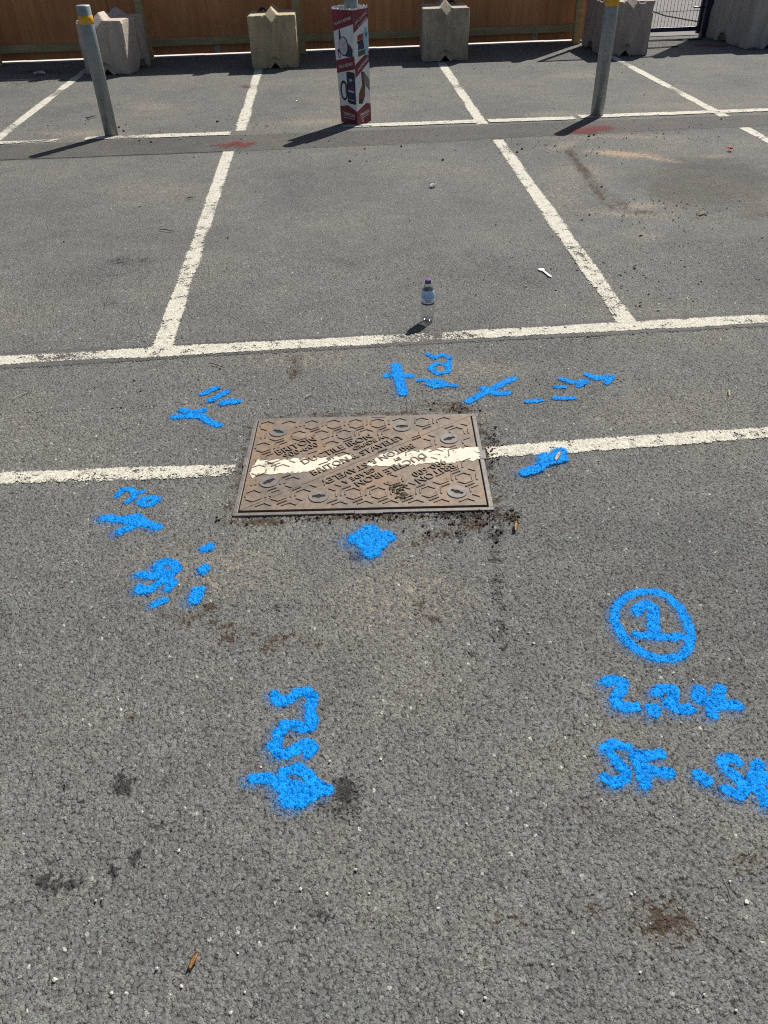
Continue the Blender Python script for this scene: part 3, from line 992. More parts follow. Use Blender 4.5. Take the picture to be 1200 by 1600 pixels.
def bar(bm, pts, w=0.0052, z0=LT - 0.001, z1=LT + 0.0036):
    """raised rib along a bent path, bevelled top"""
    pts = [Vector((p[0], p[1])) for p in pts]
    top, bot = [], []
    for i, p in enumerate(pts):
        t = (pts[min(i + 1, len(pts) - 1)] - pts[max(i - 1, 0)]).normalized()
        n = Vector((-t.y, t.x))
        bot.append((bm.verts.new((*(p + n * w * 0.75), z0)), bm.verts.new((*(p - n * w * 0.75), z0))))
        top.append((bm.verts.new((*(p + n * w * 0.45), z1)), bm.verts.new((*(p - n * w * 0.45), z1))))
    for i in range(len(pts) - 1):
        bm.faces.new((top[i][0], top[i][1], top[i + 1][1], top[i + 1][0]))
        bm.faces.new((bot[i][0], top[i][0], top[i + 1][0], bot[i + 1][0]))
        bm.faces.new((top[i][1], bot[i][1], bot[i + 1][1], top[i + 1][1]))
    bm.faces.new((bot[0][0], bot[0][1], top[0][1], top[0][0]))
    bm.faces.new((bot[-1][1], bot[-1][0], top[-1][0], top[-1][1]))


RIBS = []
r_ = 0.034
hx_ = [(r_ * math.cos(math.radians(30 + 60 * k)), r_ * math.sin(math.radians(30 + 60 * k))) for k in range(6)]
for nm, ks in (('upper', (0, 1, 2, 3)), ('lower', (3, 4, 5, 6))):
    q = [Vector(hx_[k % 6]) for k in ks]
    RIBS.append((nm, [q[0].lerp(q[1], .15), q[1], q[2], q[3].lerp(q[2], .3)]))
R_ = 0.091 / math.sqrt(3)
for nm, k0, n_ in (('outer', 1, 3), ('outer_low', 3, 3)):
    q = [Vector((R_ * math.cos(math.radians(30 + 60 * k)), R_ * math.sin(math.radians(30 + 60 * k)))) for k in (k0, k0 + 1, k0 + 2)]
    pp = [q[1].lerp(q[0], .74), q[1], q[1].lerp(q[2], .74)]
    RIBS.append((nm, pp if n_ == 3 and nm == 'outer' else pp[1:]))
RIB_ME = {}


def rib_mesh(key, off):
    if key not in RIB_ME:
        ps = {'all': off, 'head': off[:3], 'tail': off[1:], 'first': off[:2], 'last': off[-2:]}[key[1]]
        bm_ = bmesh.new()
        bar(bm_, ps)
        bmesh.ops.recalc_face_normals(bm_, faces=bm_.faces)
        me_ = bpy.data.meshes.new('tread_rib')
        bm_.to_mesh(me_); bm_.free()
        me_.materials.append(IRON)
        RIB_ME[key] = me_
    return RIB_ME[key]


for side in (1, -1):
    # triangular lid plate
    o2 = 0.0022
    c1 = Vector((-ix, -iy)) + NORM * side * o2
    c2 = Vector((ix, iy)) + NORM * side * o2
    c3 = Vector((-ix, iy)) if side > 0 else Vector((ix, -iy))
    s1 = Vector((-ix + 0.004, -iy + 0.004 + 0.004)) if side > 0 else Vector((-ix + 0.010, -iy))
    s2 = Vector((ix - 0.010, iy)) if side > 0 else Vector((ix, iy - 0.008))
    if side > 0:
        P = [Vector((-ix, -iy + 0.0008)), Vector((ix - 0.0011, iy)), c3]
    else:
        P = [Vector((-ix + 0.0011, -iy)), c3, Vector((ix, iy - 0.0008))]
    bm = bmesh.new()
    lo = [bm.verts.new((p.x, p.y, -0.024)) for p in P]
    hi = [bm.verts.new((p.x, p.y, LT)) for p in P]
    bm.faces.new(hi); bm.faces.new(list(reversed(lo)))
    for i in range(3):
        bm.faces.new((lo[i], lo[(i + 1) % 3], hi[(i + 1) % 3], hi[i]))
    bmesh.ops.recalc_face_normals(bm, faces=bm.faces)
    top_edges = [e for e in bm.edges if all(abs(v.co.z - LT) < 1e-6 for v in e.verts)]
    bmesh.ops.bevel(bm, geom=top_edges, offset=0.0006, segments=1, affect='EDGES')
    lid = from_bm('lid', bm, IRON, cover)
    # tread pattern: each raised rib is a part of its lid
    A = 0.091
    ry = A * 0.866
    for j in range(-8, 9):
        for i in range(-9, 10):
            x = (i + 0.5 * (j % 2)) * A + 0.01
            y = j * ry + 0.02
            for shape, off in RIBS:
                ps = [(x + q[0], y + q[1]) for q in off]
                painted = any(in_poly(px_, py_, S) for S in STRIPE for px_, py_ in ps)
                if painted and random.random() < 0.45: continue
                good = [tread_ok(side, *p) for p in ps]
                if all(good): key = (shape, 'all')
                elif len(ps) > 3 and all(good[:3]): key = (shape, 'head')
                elif len(ps) > 3 and all(good[1:]): key = (shape, 'tail')
                elif len(ps) > 2 and all(good[:2]): key = (shape, 'first')
                elif len(ps) > 2 and all(good[-2:]): key = (shape, 'last')
                else: continue
                ro = bpy.data.objects.new('tread_rib', rib_mesh(key, off))
                COL.objects.link(ro)
                ro.parent = lid
                ro.location = (x, y, 0)
    # cast lettering
    for s_, txt, p, size in LET:
        if s_ != side: continue
        me = text_mesh(txt, size, 0.0024, spacing=1.0)
        o = link('lettering', me, lid, IRON)
        o.location = (p[0], p[1], LT + 0.0022)
        o.rotation_euler = (0, 0, ang + (math.pi if side < 0 else 0))
    # key caps
    for kx, ky, ka in KEYS:
        if not in_lid(side, kx, ky, -0.01): continue
        bm = bmesh.new()
        n = 28
        outl = []
        for k in range(n):
            th = 2 * math.pi * k / n
            # keyhole: slot with a round swelling in the middle
            dx, dy = math.cos(th), math.sin(th)
            rs = min(0.024 / max(abs(dx), 1e-3), 0.0068 / max(abs(dy), 1e-3))
            rs = min(rs, 0.0245)
            rs = max(rs, 0.0115)
            outl.append((rs * dx, rs * dy))
        top_o = [bm.verts.new((KR * math.cos(2 * math.pi * k / n), KR * math.sin(2 * math.pi * k / n), LT + 0.0035)) for k in range(n)]
        base_o = [bm.verts.new((KR * 1.06 * math.cos(2 * math.pi * k / n), KR * 1.06 * math.sin(2 * math.pi * k / n), LT - 0.001)) for k in range(n)]
        top_i = [bm.verts.new((x, y, LT + 0.0030)) for x, y in outl]
        bot_i = [bm.verts.new((x, y, LT + 0.0006)) for x, y in outl]
        for k in range(n):
            k2 = (k + 1) % n
            bm.faces.new((top_o[k], top_o[k2], top_i[k2], top_i[k]))
            bm.faces.new((base_o[k], base_o[k2], top_o[k2], top_o[k]))
            bm.faces.new((top_i[k], top_i[k2], bot_i[k2], bot_i[k]))
        kc = from_bm('key_cap', bm, IRON_GREY, lid)
        kc.location = (kx, ky, 0)
        kc.rotation_euler = (0, 0, ka)
        bm = bmesh.new()
        bm.faces.new([bm.verts.new((x, y, LT + 0.0009)) for x, y in outl])
        sl_ = from_bm('key_slot', bm, SLOT, lid)
        sl_.location = (kx, ky, 0)
        sl_.rotation_euler = (0, 0, ka)
    # remains of the white line
    S = STRIPE[0 if side > 0 else 1]
    # ragged outline
    P = []
    for i in range(len(S)):
        a, b = Vector(S[i]), Vector(S[(i + 1) % len(S)])
        nseg = max(1, int((b - a).length / 0.012))
        for k in range(nseg):
            q = a.lerp(b, k / nseg)
            P.append((q.x + random.uniform(-.004, .004), q.y + random.uniform(-.009, .009)))
    bm = bmesh.new()
    hi = [bm.verts.new((x, y, LT + 0.0019)) for x, y in P]
    lo = [bm.verts.new((x, y, LT - 0.001)) for x, y in P]
    bm.faces.new(hi)
    for i in range(len(P)):
        bm.faces.new((lo[i], lo[(i + 1) % len(P)], hi[(i + 1) % len(P)], hi[i]))
    bmesh.ops.triangulate(bm, faces=[f for f in bm.faces if len(f.verts) > 4])
    from_bm('paint_stripe', bm, LIDPAINT, lid)

# soil pressed into the tread
def crumbs(name, spots, n, rmin, rmax, mat, zbase=0.0, parent=None):
    bm = bmesh.new()
    for k in range(n):
        px, py, rx, ry = random.choice(spots)
        v = at(px + random.gauss(0, rx), py + random.gauss(0, ry))
        r = random.uniform(rmin, rmax)
        M = Matrix.Translation((v.x, v.y, zbase + r * 0.3)) @ Matrix.Rotation(random.uniform(0, 6.28), 4, 'Z') @ Matrix.Diagonal((r * random.uniform(.7, 1.5), r, r * random.uniform(.5, .8), 1))
        res = bmesh.ops.create_icosphere(bm, subdivisions=1, radius=1.0)
        for q in res['verts']:
            q.co *= random.uniform(.7, 1.25)
        bmesh.ops.transform(bm, matrix=M, verts=res['verts'])
    o = from_bm(name, bm, mat, parent)
    return o


o = crumbs('soil_crumbs', [(728, 806, 26, 4), (760, 808, 10, 6), (776, 838, 7, 10), (690, 832, 30, 6), (768, 700, 6, 16), (720, 638, 26, 4), (800, 808, 6, 6), (620, 770, 10, 5), (745, 812, 26, 5), (430, 812, 60, 3), (560, 810, 60, 2), (620, 806, 60, 2)], 330, 0.0015, 0.0055, DIRT, 0.002)
tag(o, 'dark loose soil crumbs scattered round the edges of the iron cover', 'soil', kind='stuff')
o = crumbs('moss_clump', [(622, 765, 9, 4), (628, 778, 4, 4)], 60, 0.003, 0.007, simple('mossy_soil', (0.055, 0.048, 0.022), 0.95, 0, .4, 80), LT)
tag(o, 'small mossy soil clump lying on the near half of the iron cover', 'soil', kind='stuff')

# ------------------------------------------------------------------ hoarding behind
def ply_mat():
    m, t, b, out = new_mat('plywood')
    tc = t.n('ShaderNodeTexCoord').outputs['Object']
    oi = t.n('ShaderNodeObjectInfo').outputs['Random']
    mp = t.n('ShaderNodeMapping', ins={'Vector': tc, 'Scale': (14, 14, 0.9)})
    sh = t.n('ShaderNodeVectorMath', operation='ADD', ins={0: mp.outputs[0]})
    cmb = t.n('ShaderNodeCombineXYZ', ins={0: t.math('MULTIPLY', oi, 31.0), 1: t.math('MULTIPLY', oi, 17.0)})
    t.link(cmb.outputs[0], sh.inputs[1])
    n1 = t.noise(sh.outputs[0], 1.2, 6, 0.65, 0.8)
    n2 = t.noise(tc, 1.6, 3, 0.5)
    col = t.ramp(n1.outputs[0], [(0.28, (0.56, 0.215, 0.078)), (0.5, (0.70, 0.285, 0.108)), (0.72, (0.78, 0.36, 0.150))])
    col = t.mix(1.0, col, t.ramp(n2.outputs[0], [(0.3, (0.82,) * 3), (0.7, (1.12,) * 3)]), 'MULTIPLY')
    tint = t.ramp(oi, [(0.0, (0.86, 0.84, 0.82)), (0.5, (1.0, 1.0, 1.0)), (1.0, (1.08, 1.1, 1.12))])
    col = t.mix(1.0, col, tint, 'MULTIPLY')
    t.link(col, b.inputs['Base Color'])
    b.inputs['Roughness'].default_value = 0.75
    return m


def timber_mat():
    m, t, b, out = new_mat('treated_timber')
    tc = t.n('ShaderNodeTexCoord').outputs['Object']
    oi = t.n('ShaderNodeObjectInfo').outputs['Random']
    mp = t.n('ShaderNodeMapping', ins={'Vector': tc, 'Scale': (3, 20, 20)})
    n1 = t.noise(mp.outputs[0], 1.5, 6, 0.65, 0.6)
    col = t.ramp(n1.outputs[0], [(0.3, (0.36, 0.25, 0.11)), (0.55, (0.50, 0.38, 0.19)), (0.75, (0.60, 0.48, 0.27))])
    v = t.n('ShaderNodeTexVoronoi', ins={'Scale': 3.3, 'Vector': tc})
    kn = t.math('SUBTRACT', 1.0, t.step(v.outputs['Distance'], 0.03, 0.07))
    col = t.mix(kn, col, (0.085, 0.05, 0.025))
    t.link(col, b.inputs['Base Color'])
    b.inputs['Roughness'].default_value = 0.8
    return m


PLY, TIMBER = ply_mat(), timber_mat()
GALV_PLATE = simple('zinc_plate', (0.42, 0.43, 0.44), 0.45, 0.5, 0.15, 40)
hl = empty('hoarding', (-4.4, 12.61, 0))
tag(hl, 'long plywood hoarding with timber rails and posts behind the concrete blocks', 'hoarding')
FA = math.atan2(0.12, 8.2)
hl.rotation_euler = (0, 0, FA)
HI = hl.matrix_basis.inverted()
HT = 2.20


def hloc(v):
    return HI @ Vector(v)


hx1 = hloc((3.86, 12.75, 0)).x
x = hx1
i = 0
random.seed(21)
edges = [hx1]
while x > -5.2:
    x -= 1.22 if i else 0.63
    edges.append(x); i += 1
for i in range(len(edges) - 1):
    x1, x0 = edges[i], edges[i + 1]
    bm = bmesh.new()
    lap = 0.019 * (i % 2)
    vs = bm_box(bm, x0 - 0.006, x1 + 0.006, lap, lap + 0.018, 0.022, HT)
    jl, jr = random.uniform(-.06, .05), random.uniform(-.06, .05)
    for v in vs:
        if v.co.z > 1:
            v.co.z += jl if v.co.x < (x0 + x1) / 2 else jr
    o = from_bm('panel', bm, PLY, hl)
posts_px = [((233, 96), (208, 0)), ((473, 89), (457, 0)), ((722, 80), (716, 0)), ((900, 68), (908, 0))]
px_x = []
for (b_, t_) in posts_px:
    base = at(*b_)
    by = min(base.y, 12.62)
    l = hloc((base.x, 12.5, 0))
    px_x.append(l.x)
px_x[2] = (px_x[1] + px_x[3]) / 2
px_x = [px_x[0] - 2.06] + px_x
PW = 0.05
for k, xx in enumerate(px_x):
    bm = bmesh.new()
    vs = bm_box(bm, xx - PW, xx + PW, -0.27, -0.17, 0, 2.25, bevel=0.004)
    lean = (0.0, -0.05, -0.09, 0.0, 0.0)[k]
    for v in bm.verts:
        v.co.x += lean * v.co.z / 0.7 * 0.6
        v.co.y += 0.055 * v.co.z
    from_bm('post', bm, TIMBER, hl)
for z0 in (0.125, 1.15, 2.12):
    xs = [-5.2] + px_x
    for a, b_ in zip(xs, xs[1:] + [None]):
        if b_ is None: break
        bm = bmesh.new()
        dz = random.uniform(-.008, .008)
        bm_box(bm, a + 0.004, b_ - 0.004, -0.052, -0.004, z0 + dz, z0 + 0.095 + dz, bevel=0.003)
        from_bm('rail', bm, TIMBER, hl)
for (bx, by_) in ((340, 78), (838, 57)):
    p = hloc(onplane(bx, by_, 12.62))
    bm = bmesh.new()
    bm_box(bm, p.x - 0.035, p.x + 0.035, -0.012, -0.002, 0.03, 0.115, bevel=0.002)
    pl = from_bm('bracket', bm, GALV_PLATE, hl)
    bm = bmesh.new()
    bm_lathe(bm, [(0.009, 0), (0.009, 0.003)], 10, M=Matrix.Translation((p.x, -0.012, 0.085)) @ Matrix.Rotation(math.radians(90), 4, 'X'))
    from_bm('bolt_hole', bm, SLOT, pl)

# pale ground beyond the fence line
def conc_ground():
    m, t, b, out = new_mat('pale_concrete_paving')
    p = t.pos()
    n1 = t.noise(p, 1.2, 5, 0.6)
    n2 = t.noise(p, 60, 4, 0.7)
    col = t.ramp(n1.outputs[0], [(0.3, (0.125, 0.122, 0.116)), (0.7, (0.165, 0.162, 0.155))])
    col = t.mix(1.0, col, t.ramp(n2.outputs[0], [(0.3, (0.75,) * 3), (0.7, (1.2,) * 3)]), 'MULTIPLY')
    t.link(col, b.inputs['Base Color'])
    b.inputs['Roughness'].default_value = 0.85
    return m


bm = bmesh.new()
JL = 12.86
for (a0, a1, b0, b1) in ((-40, 40, JL, 14.4), (-40, 40, 14.41, 16.6), (-40, 40, 16.61, 19.0)):
    bm.faces.new([bm.verts.new(p) for p in ((a0, b0, 0.004), (a1, b0, 0.004), (a1, b1, 0.004), (a0, b1, 0.004))])
tag(from_bm('pavement', bm, conc_ground()), kind='structure')
bm = bmesh.new()
bm_box(bm, -40, 40, 19.0, 19.14, -0.1, 0.11, bevel=0.01)
tag(from_bm('kerb', bm, simple('kerb_concrete', (0.16, 0.155, 0.15), 0.85, 0, .15, 8)), kind='structure')
bm = bmesh.new()
bm_box(bm, -12, 3.72, 12.60, 12.80, -0.05, 0.006)
o = from_bm('bright_gap_strip', bm, simple('pale_gap_strip', (0.55, 0.54, 0.51), 0.85, 0, .1, 12))  # pale strip added so the sunlit gap under the panels reads bright
o.rotation_euler = (0, 0, FA); o.location = (0.18, -0.02 + 0.065, 0)
tag(o, kind='structure')
# saw-cut joints in the tarmac in front of the gate and a crack in the paving
bm = bmesh.new()
for (a, b_) in (((1004, 64.5), (1096, 62)), ((1000, 76.5), (1060, 73))):
    bm_tube(bm, [at(*a) + Vector((0, 0, .002)), at(*b_) + Vector((0, 0, .002))], 0.012, 4)
bm_tube(bm, [at(1017, 18) + Vector((0, 0, .006)), at(1040, 26) + Vector((0, 0, .006)), at(1090, 35) + Vector((0, 0, .006))], 0.014, 4)
tag(from_bm('ground_joints', bm, CRACK), kind='structure')

# ------------------------------------------------------------------ mesh gate and right-hand hoarding
NAVY = simple('navy_powder_coat', (0.012, 0.016, 0.055), 0.4, 0.0, 0.15, 30)
gp = at(1099, 58)
gate = empty('mesh_gate', (gp.x, gp.y, 0), 0.02)
tag(gate, 'dark navy welded mesh gate beside the plywood hoarding', 'gate')
GW = 1.60
box('gate_post', -0.06, 0.06, -0.05, 0.05, 0, 2.4, NAVY, gate, 0.006)
box('bottom_rail', -GW, -0.075, -0.02, 0.03, 0.085, 0.14, NAVY, gate, 0.004)
box('top_rail', -GW, -0.075, -0.02, 0.03, 2.24, 2.29, NAVY, gate, 0.004)
box('stile', -0.125, -0.078, -0.022, 0.032, 0.05, 2.30, NAVY, gate, 0.004)
box('stile', -GW - 0.02, -GW + 0.03, -0.022, 0.032, 0.05, 2.30, NAVY, gate, 0.004)
bm = bmesh.new(); bm_tube(bm, [(0, 0, 0.12), (0, 0, 2.26)], 0.0030, 6)
wv_ = from_bm('wire', bm, NAVY, gate)
wv_.location = (-0.165, 0.005, 0)
for k in range(1, 28):
    c = wv_.copy(); COL.objects.link(c); c.parent = gate; c.location = (-0.165 - 0.0505 * k, 0.005, 0)
bm = bmesh.new(); bm_tube(bm, [(-GW, 0, 0), (-0.08, 0, 0)], 0.0033, 6)
wh_ = from_bm('cross_wire', bm, NAVY, gate)
wh_.location = (0, -0.001, 0.33)
for k in range(1, 10):
    c = wh_.copy(); COL.objects.link(c); c.parent = gate; c.location = (0, -0.001, 0.33 + 0.2 * k)
bm = bmesh.new()
bm_tube(bm, [(-0.075, -0.03, 0.37), (-0.24, -0.03, 0.375)], 0.009, 8)
bm_tube(bm, [(-0.235, -0.03, 0.375), (-0.235, 0.01, 0.375)], 0.008, 6)
from_bm('drop_bolt', bm, NAVY, gate)
bm = bmesh.new()
bm_box(bm, -0.045, 0.01, -0.085, -0.048, 0.40, 0.46, bevel=0.004)
bm_tube(bm, [(-0.02, -0.07, 0.36), (-0.02, -0.07, 0.50)], 0.012, 8)
from_bm('hinge', bm, NAVY, gate)

hr = empty('hoarding', (gp.x + 0.075, gp.y + 0.03, 0), FA)
tag(hr, 'short plywood hoarding at the right behind the last concrete block', 'hoarding')
for k in range(4):
    x0 = k * 1.22
    bm = bmesh.new()
    lap = 0.019 * (k % 2)
    vs = bm_box(bm, x0 - 0.006, x0 + 1.226, lap, lap + 0.018, 0.03, HT + 0.02)
    for v in vs:
        if v.co.z > 1: v.co.z += random.uniform(-.05, .05)
    from_bm('panel', bm, PLY, hr)
for xx in (0.06, 2.1, 4.1):
    box('post', xx - 0.05, xx + 0.05, -0.13, -0.055, 0, 2.25, TIMBER, hr, 0.004)
for z0 in (0.13, 1.15, 2.12):
    box('rail', 0.02, 4.8, -0.052, -0.004, z0, z0 + 0.095, TIMBER, hr, 0.003)


# ------------------------------------------------------------------ concrete interlocking blocks
def conc_mat(name, base, warm):
    m, t, b, out = new_mat(name)
    tc = t.n('ShaderNodeTexCoord').outputs['Object']
    mp = t.n('ShaderNodeMapping', ins={'Vector': tc, 'Scale': (9, 9, 1.3)})
    n1 = t.noise(mp.outputs[0], 1.6, 6, 0.65, 0.5)
    n2 = t.noise(tc, 70, 5, 0.7)
    n3 = t.noise(tc, 4, 4, 0.6)
    c0 = tuple(x * 0.68 for x in base)
    c1 = tuple(min(1, x * 1.2) for x in base)
    col = t.ramp(n1.outputs[0], [(0.3, c0), (0.52, base), (0.72, c1)])
    col = t.mix(t.math('MULTIPLY', t.step(n3.outputs[0], 0.45, 0.7), 0.5), col, warm)
    col = t.mix(1.0, col, t.ramp(n2.outputs[0], [(0.28, (0.7,) * 3), (0.5, (1.0,) * 3), (0.75, (1.16,) * 3)]), 'MULTIPLY')
    v = t.n('ShaderNodeTexVoronoi', ins={'Scale': 26.0, 'Vector': tc})
    s = t.n('ShaderNodeSeparateColor', ins={0: v.outputs['Color']})
    hole = t.math('MULTIPLY', t.math('SUBTRACT', 1.0, t.step(v.outputs['Distance'], 0.10, 0.16)), t.math('GREATER_THAN', s.outputs[0], 0.88))
    col = t.mix(hole, col, (0.05, 0.045, 0.04))
    t.link(col, b.inputs['Base Color'])
    b.inputs['Roughness'].default_value = 0.9
    hgt = t.math('SUBTRACT', t.math('MULTIPLY', n2.outputs[0], 0.5), hole)
    bp = t.n('ShaderNodeBump', ins={'Strength': 0.9, 'Distance': 0.004, 'Height': hgt})
    t.link(bp.outputs[0], b.inputs['Normal'])
    return m


CONC = [conc_mat("concrete_pinkish", (0.50, 0.425, 0.36), (0.40, 0.31, 0.24)), conc_mat("concrete_olive", (0.47, 0.385, 0.245), (0.31, 0.235, 0.125)),
        conc_mat('concrete_weathered', (0.42, 0.36, 0.27), (0.24, 0.185, 0.13)), conc_mat('concrete_pink_grey', (0.42, 0.345, 0.30), (0.34, 0.26, 0.21))]
STEEL = simple('dark_rebar', (0.05, 0.045, 0.042), 0.55, 0.6, 0.3, 40)


def block(corner_l, corner_r, W, D, H, mat, label, seed, loop_x, front_ridge=True):
    """corner_l / corner_r: ground points of the front face's feet"""
    a = Vector(corner_l[:2]); b = Vector(corner_r[:2])
    d = (b - a).normalized()
    rz = math.atan2(d.y, d.x)
    mid = (a + b) / 2
    nrm = Vector((-d.y, d.x))
    c = mid + nrm * D / 2
    root = empty('concrete_block', (c.x, c.y, 0), rz)
    tag(root, label, 'concrete block', 'concrete ballast blocks in front of the hoarding')
    bm = bmesh.new()
    N = 44
    bmesh.ops.create_cube(bm, size=1.0)
    bmesh.ops.subdivide_edges(bm, edges=bm.edges[:], cuts=N - 1, use_grid_fill=True)
    rw = 0.076
    for v in bm.verts:
        x, y, z = v.co.x, v.co.y, v.co.z + 0.5
        ex = 0.5 - abs(x); ey = 0.5 - abs(y); ez = min(z, 1 - z)
        X, Y, Z = x * W, y * D, z * H
        top, front = z > 0.9999, y < -0.4999
        p = max(0.0, rw - abs(X))
        zz, yy = Z, Y
        if top:
            e = Y + D / 2
            back = D / 2 - Y
            gap = max(0.0, abs(Y - 0.03) - 0.06)
            zz = Z + max(0, min(p, e, back + 0.02, gap * 1.3))
        if front and front_ridge:
            e = H - Z
            eb = max(0.0, Z - 0.085)
            yy = Y - max(0, min(p, e, eb * 1.2))
        # V groove under the block, and the cut under its flanks
        lift = max(0.0, 0.068 - abs(X)) * max(0.0, 1 - Z / 0.16)
        side_cut = 0.10 * max(0.0, 1 - (max(0, abs(Y - 0.10) - 0.09) / 0.05)) if abs(Y - 0.10) < 0.14 else 0.0
        side_w = max(0.0, min(1.0, (abs(X) - W * 0.30) / 0.06))
        lift2 = side_cut * side_w * max(0.0, 1 - Z / 0.24)
        zz += max(lift, lift2)
        # chipped, rounded arrises and cast unevenness
        nv = mnoise.noise(Vector((X * 9, Y * 9, Z * 9)) + Vector((seed * 7.1, seed * 3.3, 0)))
        nf = mnoise.noise(Vector((X * 34, Y * 34, Z * 34)) + Vector((seed * 2.1, 0, seed)))
        close = sorted((ex * W, ey * D, ez * H))
        edge = max(0.0, 1 - (close[0] + close[1]) / 0.032)
        chip = (0.0 if abs(X) < rw + 0.012 else 1.0) * edge * (0.006 + max(0.0, nv + 0.05) * 0.048 + max(0, nf) * 0.012)
        ctr = Vector((0, 0, H / 2))
        pos = Vector((X, yy, zz))
        pos -= (pos - ctr).normalized() * chip
        pos += Vector((nf, nv, nf * 0.4)) * 0.0022
        if zz < 0.001: pos.z = max(0.0, pos.z)
        v.co = pos
    from_bm('body', bm, mat, root)
    bm = bmesh.new()
    lx = loop_x
    zt = H - 0.01
    pts = [(lx - 0.055 + 0.11 * k / 10 + 0, 0.10 + 0.02 * math.sin(k), zt + 0.055 * math.sin(math.pi * k / 10)) for k in range(11)]
    bm_tube(bm, pts, 0.009, 8)
    pts = [(lx - 0.03 + 0.09 * k / 8, 0.14, zt + 0.04 * math.sin(math.pi * k / 8)) for k in range(9)]
    bm_tube(bm, pts, 0.008, 8)
    from_bm('lifting_loop', bm, STEEL, root)
    return root


block(at(131, 117), at(208, 117), 0.60, 0.72, 0.585, CONC[0], 'pinkish concrete block behind the left bollard, turned to show its right side', 1.0, -0.13)
block(at(396, 108.5), at(466, 106), 0.60, 0.60, 0.580, CONC[1], 'olive stained concrete block left of the printed box', 2.0, -0.13)
block(at(661, 97), at(730, 95), 0.60, 0.64, 0.585, CONC[2], 'weathered grey concrete block right of the printed box', 3.0, 0.10)
block(at(948, 88.5), at(1003, 86.5), 0.60, 1.02, 0.60, CONC[3], 'pink grey concrete block behind the right bollard beside the gate', 4.0, 0.0)
block(at(1160, 78), at(1240, 74), 0.62, 1.20, 0.60, conc_mat('concrete_pale_grey', (0.41, 0.385, 0.35), (0.33, 0.30, 0.26)), 'pale grey concrete block cut off by the right edge', 5.0, 0.0)

# ------------------------------------------------------------------ bollards
def galv_mat():
    m, t, b, out = new_mat('galvanised_steel')
    tc = t.n('ShaderNodeTexCoord').outputs['Object']
    n1 = t.noise(tc, 9, 5, 0.6)
    n2 = t.noise(tc, 90, 4, 0.6)
    col = t.ramp(n1.outputs[0], [(0.3, (0.24, 0.265, 0.275)), (0.7, (0.34, 0.365, 0.37))])
    col = t.mix(1.0, col, t.ramp(n2.outputs[0], [(0.3, (0.85,) * 3), (0.7, (1.1,) * 3)]), 'MULTIPLY')
    t.link(col, b.inputs['Base Color'])
    b.inputs['Metallic'].default_value = 0.35
    b.inputs['Roughness'].default_value = 0.5
    return m


GALV = galv_mat()
YELLOW = simple('yellow_reflective_band', (0.75, 0.38, 0.015), 0.45, 0, 0.15, 30)
CONC_PAD = simple('footing_mortar', (0.40, 0.37, 0.32), 0.9, 0, 0.25, 30, 0.002, 120)
R_B = 0.061


def bollard(p, h, band0, band1, label, cap=True):
    root = empty('bollard', (p.x, p.y, 0))
    tag(root, label, 'bollard', 'grey steel bollards along the bay ends')
    bm = bmesh.new()
    bm_lathe(bm, [(R_B, -0.02), (R_B, h - 0.008), (R_B - 0.004, h - 0.002), (R_B - 0.014, h)], 40)
    from_bm('tube', bm, GALV, root, smooth=True)
    bm = bmesh.new()
    bm_lathe(bm, [(R_B + 0.0012, band0), (R_B + 0.0022, band0 + 0.001), (R_B + 0.0022, band1 - 0.001), (R_B + 0.0012, band1)], 40, False, False)
    from_bm('reflective_band', bm, YELLOW, root, smooth=True)
    return root


pL = at(173, 213); pL.y += R_B * 0.75
pR = at(934.5, 182); pR.y += R_B * 0.75
pC = Vector((0.290, 8.155, 0))
z1b = onplane(137, 37, pL.y).z; z2b = onplane(134, 24, pL.y).z
hL = onplane(132, 5, pL.y).z - 0.012
print('bollard', hL, z1b, z2b)
b1 = bollard(pL, hL, z1b, z2b, 'grey bollard with yellow band, left of the three, casting a shadow to the left')
b2 = bollard(pR, hL, z1b, z2b, 'grey bollard with yellow band near the gate, right of the three')
b3 = bollard(pC, hL + 0.20, z1b + .20, z2b + .20, 'grey bollard standing inside the printed box')
for o in (b1, b2):
    for ch in o.children:
        pass

# ------------------------------------------------------------------ printed box round the middle bollard
def flat(name, col, rough=0.55):
    return simple(name, col, rough, 0, 0.05, 12)


P_WHITE = flat('print_white', (0.68, 0.70, 0.71), 0.45)
P_MAROON = flat('print_maroon', (0.17, 0.008, 0.032), 0.4)
P_MAROON_L = flat('print_maroon_light', (0.24, 0.014, 0.05), 0.4)
P_GREY = flat('print_grey', (0.42, 0.43, 0.46))
P_SILVER = flat('print_silver', (0.50, 0.50, 0.54))
P_BLACK = flat('print_black', (0.012, 0.012, 0.016))
P_PURPLE = flat('print_purple', (0.09, 0.03, 0.11))
P_NAVY = flat('print_navy', (0.015, 0.028, 0.09))
P_GREEN = flat('print_green', (0.05, 0.10, 0.035))
P_RED = flat('print_red', (0.26, 0.025, 0.025))
P_SKY = flat('print_sky_blue', (0.27, 0.52, 0.66))
P_BROWN = flat('print_brown', (0.13, 0.055, 0.028))
P_TAUPE = flat('print_taupe', (0.20, 0.17, 0.155))
P_LETTER = flat('print_letter_white', (0.78, 0.74, 0.74))
P_CARD = simple('raw_card_edge', (0.72, 0.68, 0.62), 0.8, 0, 0.1, 60)

HB = 0.93
# plan corners (bottom, top): left, near, right, back
CB = [Vector((0.150, 8.150)), Vector((0.300, 8.020)), Vector((0.437, 8.165)), Vector((0.287, 8.30))]
CT = [Vector((0.113, 8.150)), Vector((0.291, 8.010)), Vector((0.434, 8.165)), Vector((0.256, 8.31))]
sign = empty('printed_box', (0.29, 8.15, 0))
tag(sign, 'maroon and white printed card box wrapped round the middle bollard', 'advertising box')
SI = Vector((0.29, 8.15, 0))


